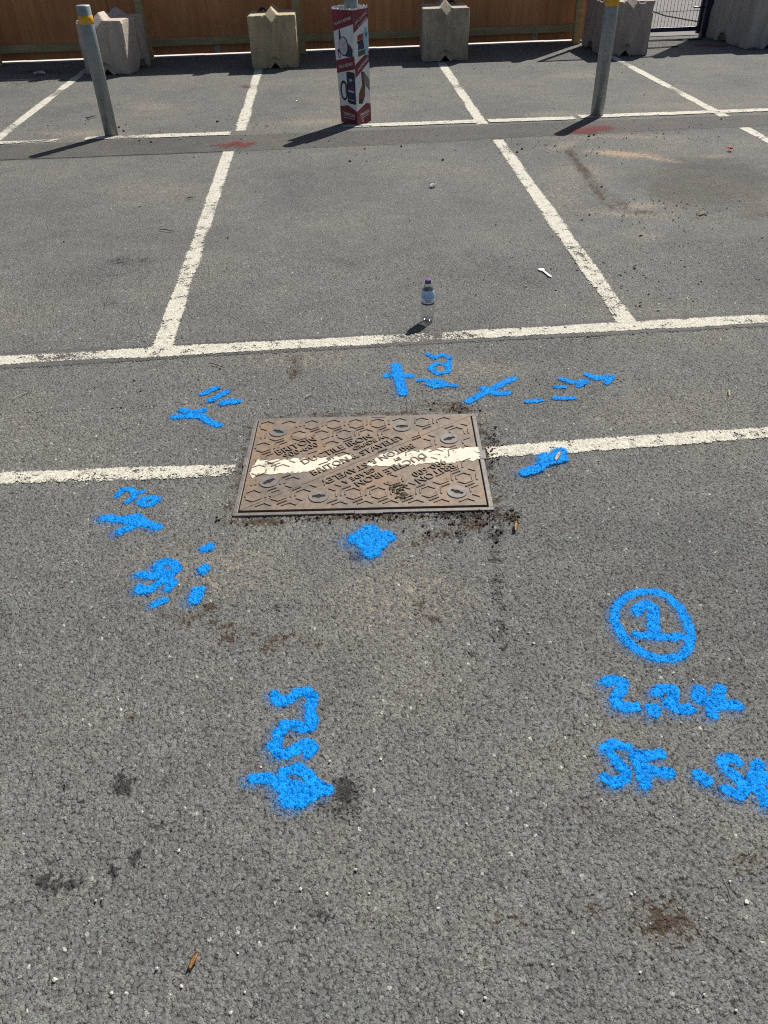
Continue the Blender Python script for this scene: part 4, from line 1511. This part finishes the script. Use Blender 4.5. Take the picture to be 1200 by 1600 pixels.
def fmap(k, u, v, off=0.0):
    a0, b0, a1, b1 = CB[k], CB[(k + 1) % 4], CT[k], CT[(k + 1) % 4]
    p = (a0.lerp(b0, u)).lerp(a1.lerp(b1, u), v)
    t = (b0 - a0).normalized()
    n = Vector((t.y, -t.x))
    p = p + n * off
    return Vector((p.x, p.y, 0.004 + v * HB)) - SI


def panel_face(k):
    bm = bmesh.new()
    n = 22
    rs = random.Random(k)
    topj = [1.0 + rs.uniform(-.010, .004) for _ in range(n + 1)]
    if k in (2, 3): topj = [t_ + 0.012 for t_ in topj]
    rows = []
    for off in (0.0, -0.004):
        rows.append([[bm.verts.new(fmap(k, i / n, 0.0, off)) for i in range(n + 1)], [bm.verts.new(fmap(k, i / n, topj[i], off)) for i in range(n + 1)]])
    for i in range(n):
        bm.faces.new((rows[0][0][i], rows[0][0][i + 1], rows[0][1][i + 1], rows[0][1][i]))
        bm.faces.new((rows[1][0][i + 1], rows[1][0][i], rows[1][1][i], rows[1][1][i + 1]))
        bm.faces.new((rows[0][1][i], rows[0][1][i + 1], rows[1][1][i + 1], rows[1][1][i]))
    bm.faces.new((rows[0][0][0], rows[0][1][0], rows[1][1][0], rows[1][0][0]))
    bm.faces.new((rows[0][0][n], rows[1][0][n], rows[1][1][n], rows[0][1][n]))
    return from_bm('side_panel', bm, P_WHITE, sign)


def poly_print(face, name, k, pts, mat, layer=1):
    bm = bmesh.new()
    vs = [bm.verts.new(fmap(k, u, v, 0.0009 * layer)) for u, v in pts]
    f = bm.faces.new(vs)
    if len(vs) > 4: bmesh.ops.triangulate(bm, faces=[f])
    me = bpy.data.meshes.new(name)
    bm.to_mesh(me); bm.free()
    return link(name, me, face, mat)


def ell(cu, cv, ru, rv, a=0.0, n=24, t0=0, t1=360):
    r = []
    for i in range(n if t1 - t0 >= 360 else n + 1):
        th = math.radians(t0 + (t1 - t0) * i / n)
        x, y = math.cos(th), math.sin(th)
        X, Y = x * math.cos(a) - y * math.sin(a), x * math.sin(a) + y * math.cos(a)
        r.append((cu + ru * X, cv + rv * Y))
    return r


def text_print(face, k, s, u0, u1, v0, v1, h, mat=P_LETTER, layer=2):
    """text between (u0,v0) and (u1,v1) on the baseline, cap height h (v units), sheared along the slope"""
    me = text_mesh(s, 1.0)
    n = len(me.vertices)
    co = np.zeros(n * 3, np.float32); me.vertices.foreach_get('co', co); co = co.reshape(-1, 3)
    xm, xM = co[:, 0].min(), co[:, 0].max(); ym, yM = co[:, 1].min(), co[:, 1].max()
    for i, vv in enumerate(me.vertices):
        f = (co[i, 0] - xm) / (xM - xm)
        gq = (co[i, 1] - ym) / (yM - ym)
        vv.co = fmap(k, u0 + (u1 - u0) * f, v0 + (v1 - v0) * f + gq * h, 0.0009 * layer)
    return link('lettering', me, face, mat)


def left_art(k):
    f = panel_face(k)
    poly_print(f, 'maroon_band', k, [(0.0, .81), (1.0, .878), (1.0, .988), (0.0, .988)], P_MAROON)
    poly_print(f, 'pale_maroon_area', k, [(0.0, .90), (.0, .986), (.55, .986), (.55, .925)], P_MAROON_L, 2)  # paler maroon area across the top left of the band
    text_print(f, k, 'WATCH REPAIRS', .08, .93, .855, .917, .026, layer=3)
    # wristwatch picture
    poly_print(f, 'watch_strap', k, ell(.30, .755, .05, .075, 0.1), P_BLACK)
    poly_print(f, 'watch_strap', k, [(.62, .72), (.80, .70), (.93, .665), (.90, .605), (.62, .60), (.45, .62)], P_NAVY)
    poly_print(f, 'strap_lining', k, [(.70, .712), (.80, .70), (.91, .67), (.80, .655)], P_PURPLE, 2)
    poly_print(f, 'watch_case', k, ell(.46, .688, .25, .083, 0.25), P_BLACK, 2)
    poly_print(f, 'watch_dial', k, ell(.45, .690, .215, .074, 0.25), P_SILVER, 3)
    poly_print(f, 'sub_dial', k, ell(.50, .665, .07, .022), P_GREY, 4)
    poly_print(f, 'watch_hand', k, [(.44, .69), (.46, .692), (.58, .728), (.57, .731)], P_BLACK, 4)
    poly_print(f, 'small_watch', k, ell(.21, .625, .08, .040, 0.3), P_NAVY, 3)
    poly_print(f, 'small_dial', k, ell(.22, .613, .06, .022), P_SILVER, 4)
    poly_print(f, 'maroon_band', k, [(0.0, .452), (1.0, .500), (1.0, .612), (0.0, .562)], P_MAROON)
    text_print(f, k, 'TECH REPAIRS', .12, .90, .492, .535, .026, layer=3)
    # phone and wrist band picture
    poly_print(f, 'phone', k, [(.50, .205), (.55, .190), (.90, .182), (.96, .19), (.965, .46), (.91, .470), (.57, .474), (.51, .465)], P_BLACK)
    poly_print(f, 'phone_screen', k, [(.55, .24), (.92, .225), (.925, .42), (.56, .425)], P_NAVY, 2)
    poly_print(f, 'screen_glow', k, [(.60, .30), (.90, .29), (.90, .36), (.72, .35)], P_PURPLE, 3)
    poly_print(f, 'screen_bar', k, [(.58, .297), (.90, .288), (.90, .303), (.58, .312)], P_SILVER, 4)
    poly_print(f, 'screen_bar', k, [(.60, .222), (.88, .214), (.88, .222), (.60, .230)], P_GREY, 4)
    poly_print(f, 'screen_icon', k, ell(.74, .40, .10, .012), P_GREY, 3)
    poly_print(f, 'wrist_band', k, ell(.32, .302, .21, .090, 0.15), P_BLACK, 3)
    poly_print(f, 'band_gap', k, ell(.33, .300, .13, .068, 0.15), P_WHITE, 4)
    poly_print(f, 'band_face', k, [(.40, .27), (.54, .275), (.52, .35), (.42, .355)], P_PURPLE, 5)
    poly_print(f, 'maroon_base', k, [(0, .002), (1, .002), (1, .120), (.48, .172), (0, .152)], P_MAROON)
    text_print(f, k, 'TIMPSON', .17, .85, .072, .060, .034)
    poly_print(f, 'underline', k, [(.19, .055), (.85, .043), (.85, .047), (.19, .059)], P_LETTER, 2)


def right_art(k):
    f = panel_face(k)
    poly_print(f, 'maroon_band', k, [(0.0, .80), (1.0, .905), (1.0, .988), (0.0, .988)], P_MAROON)
    poly_print(f, 'pale_maroon_area', k, [(.45, .985), (.55, .93), (.95, .975), (.95, .986)], P_MAROON_L, 2)  # paler maroon sliver at the top right of the band
    text_print(f, k, 'DRY CLEANING', .12, .93, .865, .948, .025, layer=3)
    text_print(f, k, '& LAUNDRY', .34, .93, .838, .898, .025, layer=3)
    poly_print(f, 'folded_shirt', k, [(.24, .735), (.62, .742), (.62, .79), (.26, .778)], P_RED)
    poly_print(f, 'folded_shirt', k, [(.22, .705), (.64, .705), (.62, .740), (.24, .732)], P_BLACK)
    poly_print(f, 'folded_shirt', k, [(.24, .655), (.70, .660), (.68, .708), (.30, .704)], P_NAVY)
    poly_print(f, 'folded_shirt', k, [(.25, .598), (.74, .612), (.72, .655), (.26, .648)], P_GREEN)
    poly_print(f, 'hanging_shirt', k, [(.60, .74), (.66, .79), (.76, .832), (.88, .835), (.96, .78), (.92, .70), (.95, .60), (.74, .60), (.74, .70)], P_SKY, 2)
    poly_print(f, 'shirt_collar', k, [(.78, .77), (.84, .81), (.88, .78), (.84, .75)], P_NAVY, 3)
    poly_print(f, 'maroon_band', k, [(0.0, .420), (1.0, .540), (1.0, .636), (0.0, .534)], P_MAROON)
    text_print(f, k, 'SHOE REPAIRS', .16, .92, .470, .560, .028, layer=3)
    poly_print(f, 'shoe_upper', k, [(.50, .470), (.62, .458), (.95, .385), (.97, .28), (.72, .33), (.66, .38)], P_TAUPE)
    poly_print(f, 'shoe_sole', k, [(.40, .470), (.56, .46), (.66, .35), (.60, .24), (.40, .180), (.16, .19), (.20, .28), (.44, .345)], P_BROWN, 2)
    poly_print(f, 'shoe_toe', k, [(.15, .19), (.40, .18), (.48, .215), (.20, .23)], P_BLACK, 3)
    poly_print(f, 'maroon_base', k, [(0, .002), (1, .002), (1, .162), (.68, .177), (0, .120)], P_MAROON)
    text_print(f, k, 'TIMPSON', .20, .88, .060, .085, .034)
    poly_print(f, 'underline', k, [(.26, .048), (.88, .070), (.88, .074), (.26, .052)], P_LETTER, 2)
    poly_print(f, 'torn_patch', k, [(.34, .012), (.42, .012), (.41, .045), (.36, .04)], P_CARD, 3)


left_art(0); right_art(1); left_art(2); right_art(3)

# ------------------------------------------------------------------ bottle
def clear_mat(name, col, rough=0.03, ior=1.45, thin=False):
    m, t, b, out = new_mat(name)
    b.inputs['Base Color'].default_value = (*col, 1)
    b.inputs['Transmission Weight'].default_value = 1.0
    b.inputs['Roughness'].default_value = rough
    b.inputs['IOR'].default_value = ior
    if thin:
        tr = t.n('ShaderNodeBsdfTransparent', ins={0: (*col, 1)})
        fr = t.n('ShaderNodeLayerWeight', ins={0: 0.18})
        gl_ = t.n('ShaderNodeBsdfGlossy', ins={'Roughness': rough})
        f = t.math('ADD', t.math('MULTIPLY', fr.outputs['Facing'], 0.55), 0.05)
        mx = t.n('ShaderNodeMixShader', ins={0: f, 1: tr.outputs[0], 2: gl_.outputs[0]})
        t.link(mx.outputs[0], out.inputs[0])
    return m


PET = clear_mat('clear_pet', (0.985, 0.988, 0.99), 0.10, 1.45, True)
bp_ = at(668, 502)
bottle = empty('water_bottle', (bp_.x, bp_.y, 0.0025), 0.3)
tag(bottle, 'clear plastic water bottle with purple cap standing on the asphalt', 'bottle')
rb = 0.0315
prof = [(0.012, 0.006), (0.022, 0.0), (rb - 0.003, 0.003), (rb, 0.010), (rb, 0.030), (rb - 0.0015, 0.034), (rb, 0.038), (rb, 0.052), (rb - 0.0015, 0.056), (rb, 0.060), (rb, 0.078), (rb - 0.0015, 0.082), (rb, 0.086),
        (rb, 0.156), (rb - 0.003, 0.168), (rb - 0.010, 0.183), (0.0145, 0.193), (0.0135, 0.198), (0.0135, 0.206)]
inner = [(max(0.001, r - 0.0009), z + 0.0009) for r, z in prof]
bm = bmesh.new()
bm_lathe(bm, prof + list(reversed(inner)), 40, True, False)
# close the bottom annulus
from_bm('bottle_body', bm, PET, bottle, smooth=True)


def label_mat():
    m, t, b, out = new_mat('bottle_label_print')
    tc = t.n('ShaderNodeTexCoord').outputs['Object']
    sp = t.n('ShaderNodeSeparateXYZ', ins={0: tc})
    n1 = t.noise(tc, 60, 3, 0.5)
    zz = t.math('ADD', sp.outputs[2], t.math('MULTIPLY', t.math('SUBTRACT', n1.outputs[0], 0.5), 0.012))
    col = t.ramp(t.n('ShaderNodeMapRange', ins={0: zz, 1: 0.098, 2: 0.170}).outputs[0],
                 [(0.0, (0.05, 0.05, 0.10)), (0.10, (0.78, 0.78, 0.84)), (0.36, (0.76, 0.78, 0.86)), (0.48, (0.24, 0.42, 0.74)), (0.75, (0.38, 0.58, 0.84)), (1.0, (0.68, 0.78, 0.88))])
    t.link(col, b.inputs['Base Color'])
    b.inputs['Roughness'].default_value = 0.35
    return m


bm = bmesh.new()
bm_lathe(bm, [(rb + 0.0004, 0.097), (rb + 0.0008, 0.0975), (rb + 0.0008, 0.1560), (rb - 0.0020, 0.168)], 40, False, False)
lb = from_bm('label_band', bm, label_mat(), bottle, smooth=True)
# small dark lettering wrapped round the label
INK = flat('label_ink', (0.03, 0.035, 0.10))
for (s, z0, hgt, wdt) in (('WATER', 0.108, 0.009, 1.0), ('STILL SPRING', 0.0985, 0.005, 1.1)):
    pass
bm = bmesh.new()
bm_lathe(bm, [(rb + 0.0016, 0.0965), (rb + 0.0018, 0.0975), (rb + 0.0018, 0.1025), (rb + 0.0016, 0.1035)], 40, False, False)
from_bm('label_foot', bm, INK, bottle, smooth=True)
random.seed(5)
bm = bmesh.new()
for row, (z0, h_, nn) in enumerate(((0.120, 0.006, 9), (0.1105, 0.0075, 12))):
    for k in range(nn):
        for rep in (0, 2.1, 4.2):
            th = -1.57 - 0.3 - 0.5 + k * (1.0 / nn) + rep
            w_ = 0.5 / nn * random.uniform(.7, 1.0)
            hh_ = h_ * random.choice((1, .75, 1))
            q = [(th, z0), (th + w_, z0), (th + w_, z0 + hh_), (th, z0 + hh_)]
            bm.faces.new([bm.verts.new(((rb + .0014) * math.cos(a), (rb + .0014) * math.sin(a), z)) for a, z in q])
from_bm('label_lettering', bm, INK, bottle)
bm = bmesh.new()
cp = [(0.0152, 0.199), (0.0158, 0.200), (0.0158, 0.2165), (0.0150, 0.219), (0.0125, 0.2195)]
bm_lathe(bm, cp, 36)
for v in bm.verts:
    pass
PURPLE_CAP = simple('purple_cap', (0.12, 0.06, 0.20), 0.4, 0, 0.1, 40)
from_bm('cap', bm, PURPLE_CAP, bottle)
bm = bmesh.new()
bm_lathe(bm, [(rb - 0.0013, 0.0035), (rb - 0.0011, 0.006), (rb - 0.0011, 0.012), (0.002, 0.0121)], 36)
from_bm('water_remnant', bm, clear_mat('water', (0.97, 0.98, 0.99), 0.02, 1.33, True), bottle, smooth=True)


# ------------------------------------------------------------------ litter and debris
def twig(a, b, r, label, col, bend=0.004, cat='twig', group='twigs and stalks on the asphalt'):
    p, q = at(*a), at(*b)
    m = (p + q) / 2
    n = Vector((-(q - p).y, (q - p).x, 0)).normalized()
    root = bm = bmesh.new()
    pts = [p + (q - p) * t + n * bend * math.sin(t * 3.1) * random.uniform(.6, 1.4) + Vector((0, 0, 0.0055 + r + .0015 * math.sin(t * 5))) for t in (0, .25, .5, .75, 1)]
    c = pts[2].copy(); c.z = 0
    bm_tube(bm, [x_ - c for x_ in pts], [r * .8, r, r * .9, r * .75, r * .45], 6)
    o = from_bm('twig', bm, simple('twig_bark', col, 0.85, 0, 0.3, 120), smooth=True)
    o.location = c
    tag(o, label, cat, group)
    return o


twig((327, 570), (352, 577), 0.0022, 'dark thin twig below the foot of the left bay line', (0.05, 0.03, 0.025))
twig((18, 628), (44, 614), 0.0018, 'pale grey stalk at the left between the two white cross lines', (0.42, 0.38, 0.32))
twig((1126, 1380), (1140, 1405), 0.0014, 'small dark twig near the bottom right corner', (0.05, 0.04, 0.03))
twig((913, 531), (945, 526), 0.0022, 'dark twig lying just below the long cross line at right', (0.04, 0.03, 0.025))
twig((478, 624), (486, 617), 0.0022, 'short pale stalk behind the back left of the iron cover', (0.5, 0.42, 0.33))
twig((1137, 612), (1138, 621), 0.0024, 'short yellowish stalk at right between the cross lines', (0.55, 0.45, 0.25))
twig((135, 187), (152, 182), 0.009, 'grey stick on the ground behind the left bollard', (0.12, 0.10, 0.09))
twig((292, 312), (306, 309), 0.004, 'short dark twig left of the left bay line', (0.03, 0.028, 0.025))
twig((250, 360), (272, 363), 0.003, 'thin dark wire-like twig in the left bay', (0.04, 0.04, 0.04))
twig((553, 1103), (557, 1100), 0.0020, 'tiny black splinter right of the double S', (0.02, 0.02, 0.02))

# curled dry leaf stalk, front left
WOODC = simple('dry_leaf_tan', (0.46, 0.25, 0.10), 0.8, 0, 0.3, 150, 0.0008, 300)


def curl(name, a, b, width, label, cat, mat, lift=0.004):
    p, q = at(*a), at(*b)
    d = (q - p); L = d.length; d.normalize()
    n = Vector((-d.y, d.x, 0))
    c = (p + q) / 2
    bm = bmesh.new()
    rows = []
    for i in range(9):
        t = i / 8
        w = width * (0.35 + 0.75 * math.sin(math.pi * min(1, t * 0.85 + 0.12)))
        row = []
        for j in range(7):
            s = (j / 6 - 0.5) * 2
            up = 0.0065 + lift * (s * s) * 1.3 + lift * 0.6 * math.sin(t * 3)
            row.append(bm.verts.new(p - c + d * L * t + n * w * s + Vector((0, 0, up))))
        rows.append(row)
    top = []
    for i in range(8):
        for j in range(6):
            top.append(bm.faces.new((rows[i][j], rows[i][j + 1], rows[i + 1][j + 1], rows[i + 1][j])))
    r = bmesh.ops.solidify(bm, geom=top, thickness=0.0012)
    o = from_bm(name, bm, mat, smooth=True)
    o.location = c
    tag(o, label, cat)
    return o


curl('dry_leaf', (297, 1517), (311, 1490), 0.0050, 'curled tan dry leaf near the bottom left', 'leaf', WOODC, 0.0035)
curl('dry_leaf', (806, 833), (807, 817), 0.0065, 'curled pale brown leaf right of the near corner of the iron cover', 'leaf', simple('dry_leaf_pale', (0.52, 0.36, 0.22), 0.8, 0, .3, 150), 0.007)
curl('paper_scrap', (868, 722), (876, 706), 0.0075, 'white and pink paper scrap on the blue arrow at the white line', 'litter', simple('scrap_paper', (0.70, 0.58, 0.52), 0.8, 0, .25, 90), 0.003)
curl('paper_scrap', (672, 293), (681, 290), 0.020, 'small white paper scrap in the middle bay', 'litter', simple('scrap_white', (0.72, 0.72, 0.70), 0.8), 0.012)
curl('paper_scrap', (54, 117), (72, 117), 0.035, 'crumpled white wrapper in the shade at the far left', 'litter', simple('wrapper_white', (0.78, 0.78, 0.80), 0.6), 0.02)
curl('paper_scrap', (1005, 367), (1000, 366), 0.02, 'pale flat scrap on the dusty ground at right', 'litter', simple('scrap_grey', (0.45, 0.43, 0.40), 0.8), 0.004)
curl('paper_scrap', (1092, 336), (1103, 332), 0.010, 'white cigarette-sized stub at the right beyond the right bay line', 'litter', simple('stub_white', (0.66, 0.62, 0.56), 0.8), 0.010)
curl('paper_scrap', (218, 720 - 398), (222, 321), 0.012, 'tiny pale scrap in the left bay', 'litter', simple('scrap_cream', (0.55, 0.52, 0.45), 0.8), 0.006)
curl('paper_scrap', (104, 106), (111, 104), 0.02, 'pale scrap in the shade beside the leftmost block', 'litter', simple('scrap_pale', (0.6, 0.6, 0.58), 0.8), 0.008)
curl('bottle_cap', (1137, 236), (1143, 235), 0.020, 'small red plastic scrap at the far right', 'litter', simple('red_plastic', (0.50, 0.03, 0.03), 0.5), 0.012)
# disposable white fork lying in the bay
p, q = at(844, 421), at(861, 434)
d = (q - p).normalized(); L = (q - p).length; n = Vector((-d.y, d.x, 0)); c = (p + q) / 2
bm = bmesh.new()
outl = [(0.0, -.012), (0.05, -.017), (0.16, -.017), (0.28, -.006), (0.9, -.008), (1.0, -.004), (1.0, .004), (0.9, .008), (0.28, .006), (0.16, .017), (0.05, .017), (0.0, .012)]
lo = [bm.verts.new(p - c + d * L * t + n * w + Vector((0, 0, 0.004))) for t, w in outl]
hi = [bm.verts.new(v.co + Vector((0, 0, 0.003))) for v in lo]
bm.faces.new(hi); bm.faces.new(list(reversed(lo)))
for i in range(len(lo)):
    bm.faces.new((lo[i], lo[(i + 1) % len(lo)], hi[(i + 1) % len(lo)], hi[i]))
o = from_bm('plastic_spoon', bm, simple('white_plastic', (0.78, 0.76, 0.70), 0.4))
o.location = c
tag(o, 'white disposable spoon lying in the middle bay near the right bay line', 'spoon')

# loose stones
def stone_mesh(seed):
    r = random.Random(seed)
    bm = bmesh.new()
    bmesh.ops.create_icosphere(bm, subdivisions=1, radius=1.0)
    for v in bm.verts: v.co = Vector((v.co.x * r.uniform(.7, 1.2), v.co.y * r.uniform(.6, 1.1), v.co.z * r.uniform(.45, .8)))
    me = bpy.data.meshes.new('stone_chip'); bm.to_mesh(me); bm.free()
    return me


W_ST = simple('pale_stone', (0.50, 0.475, 0.43), 0.7, 0, 0.2, 3)
D_ST = simple('dark_stone', (0.035, 0.033, 0.032), 0.8, 0, 0.3, 3)
SM = [stone_mesh(k) for k in range(5)]
for me in SM: me.materials.append(W_ST)
SD = [stone_mesh(k + 20) for k in range(4)]
for me in SD: me.materials.append(D_ST)
pale = [(175, 1553, 4), (86, 1532, 6), (361, 1583, 4.5), (284, 1542, 4), (246, 1514, 3.4), (383, 1551, 3), (372, 1490, 3), (280, 1330, 4), (470, 1390, 4), (511, 1397, 4), (556, 1360, 3.2), (577, 1397, 3), (721, 1583, 5), (758, 1560, 4),
        (685, 1420, 3.5), (729, 1288, 3), (827, 990, 2.6), (834, 1006, 2.6), (848, 823, 2), (650, 993, 2), (823, 946, 2), (280, 915, 2.4), (515, 1190, 3.2), (595, 1187, 3), (408, 1200, 3), (986, 1398, 3.4), (992, 1395, 3), (1166, 1410, 5), (1140, 1378, 3), (1016, 1444, 2.2), (1000, 1520, 3.4), (863, 1508, 3), (1150, 1580, 3.6), (1052, 1052, 2.6), (1083, 1063, 2.4), (1064, 1130, 2.6), (375, 596, 2.2), (150, 1408, 2.6), (160, 1405, 2.2), (140, 1440, 2), (1100, 1555, 3), (940, 1250, 2.4)]
for px, py, r in pale:
    v = at(px, py)
    o = bpy.data.objects.new('stone_chip', SM[random.randrange(5)])
    COL.objects.link(o)
    s = r * mpp(px, py) * 0.85
    o.location = (v.x, v.y, 0.0030); o.scale = (s, s, s); o.rotation_euler = (0, 0, random.uniform(0, 6.28))
    tag(o, 'small pale stone chip on the asphalt', 'stone', 'small pale stone chips on the asphalt')
dark = [(547, 252, 3), (627, 229, 2.6), (692, 250, 3), (570, 233, 2), (808, 238, 3), (816, 233, 3), (920, 213, 3), (928, 211, 2.6), (780, 460, 2), (744, 461, 2.2), (838, 593, 2), (690, 448, 1.5), (586, 375, 1.6), (210, 595, 2.4), (220, 612, 2.4), (310, 594, 2), (490, 607, 2.4), (785, 697, 3), (940, 292, 2.6), (775, 352, 2), (921, 336, 2.6), (1052, 344, 2.4), (100, 378, 2), (356, 372, 2), (1000, 1002, 2.6), (1127, 186, 2), (640, 345, 1.6), (400, 300, 1.6), (340, 190, 3), (236, 222, 2.5), (218, 220, 2.4), (193, 205, 3), (186, 199, 2.5)]
for px, py, r in dark:
    v = at(px, py)
    o = bpy.data.objects.new('stone_chip', SD[random.randrange(4)])
    COL.objects.link(o)
    s = r * mpp(px, py) * 0.85
    o.location = (v.x, v.y, 0.0035); o.scale = (s, s, s); o.rotation_euler = (0, 0, random.uniform(0, 6.28))
    tag(o, 'small dark stone on the asphalt', 'stone', 'small dark stones on the asphalt')
# grit in the shade and along the post row (uncountable)
random.seed(99)
GRIT = simple('grit', (0.20, 0.185, 0.165), 0.85, 0, 0.5, 9)
o = crumbs('grit', [(300, 200, 200, 8), (500, 225, 150, 12), (1000, 215, 120, 12), (880, 240, 60, 12), (1050, 330, 60, 14), (60, 125, 50, 4), (700, 105, 300, 6), (1000, 440, 120, 40), (250, 110, 150, 5), (500, 160, 300, 20)], 700, 0.003, 0.008, GRIT, 0.001)
tag(o, 'loose grit scattered on the asphalt along the row of posts', 'grit', kind='stuff')
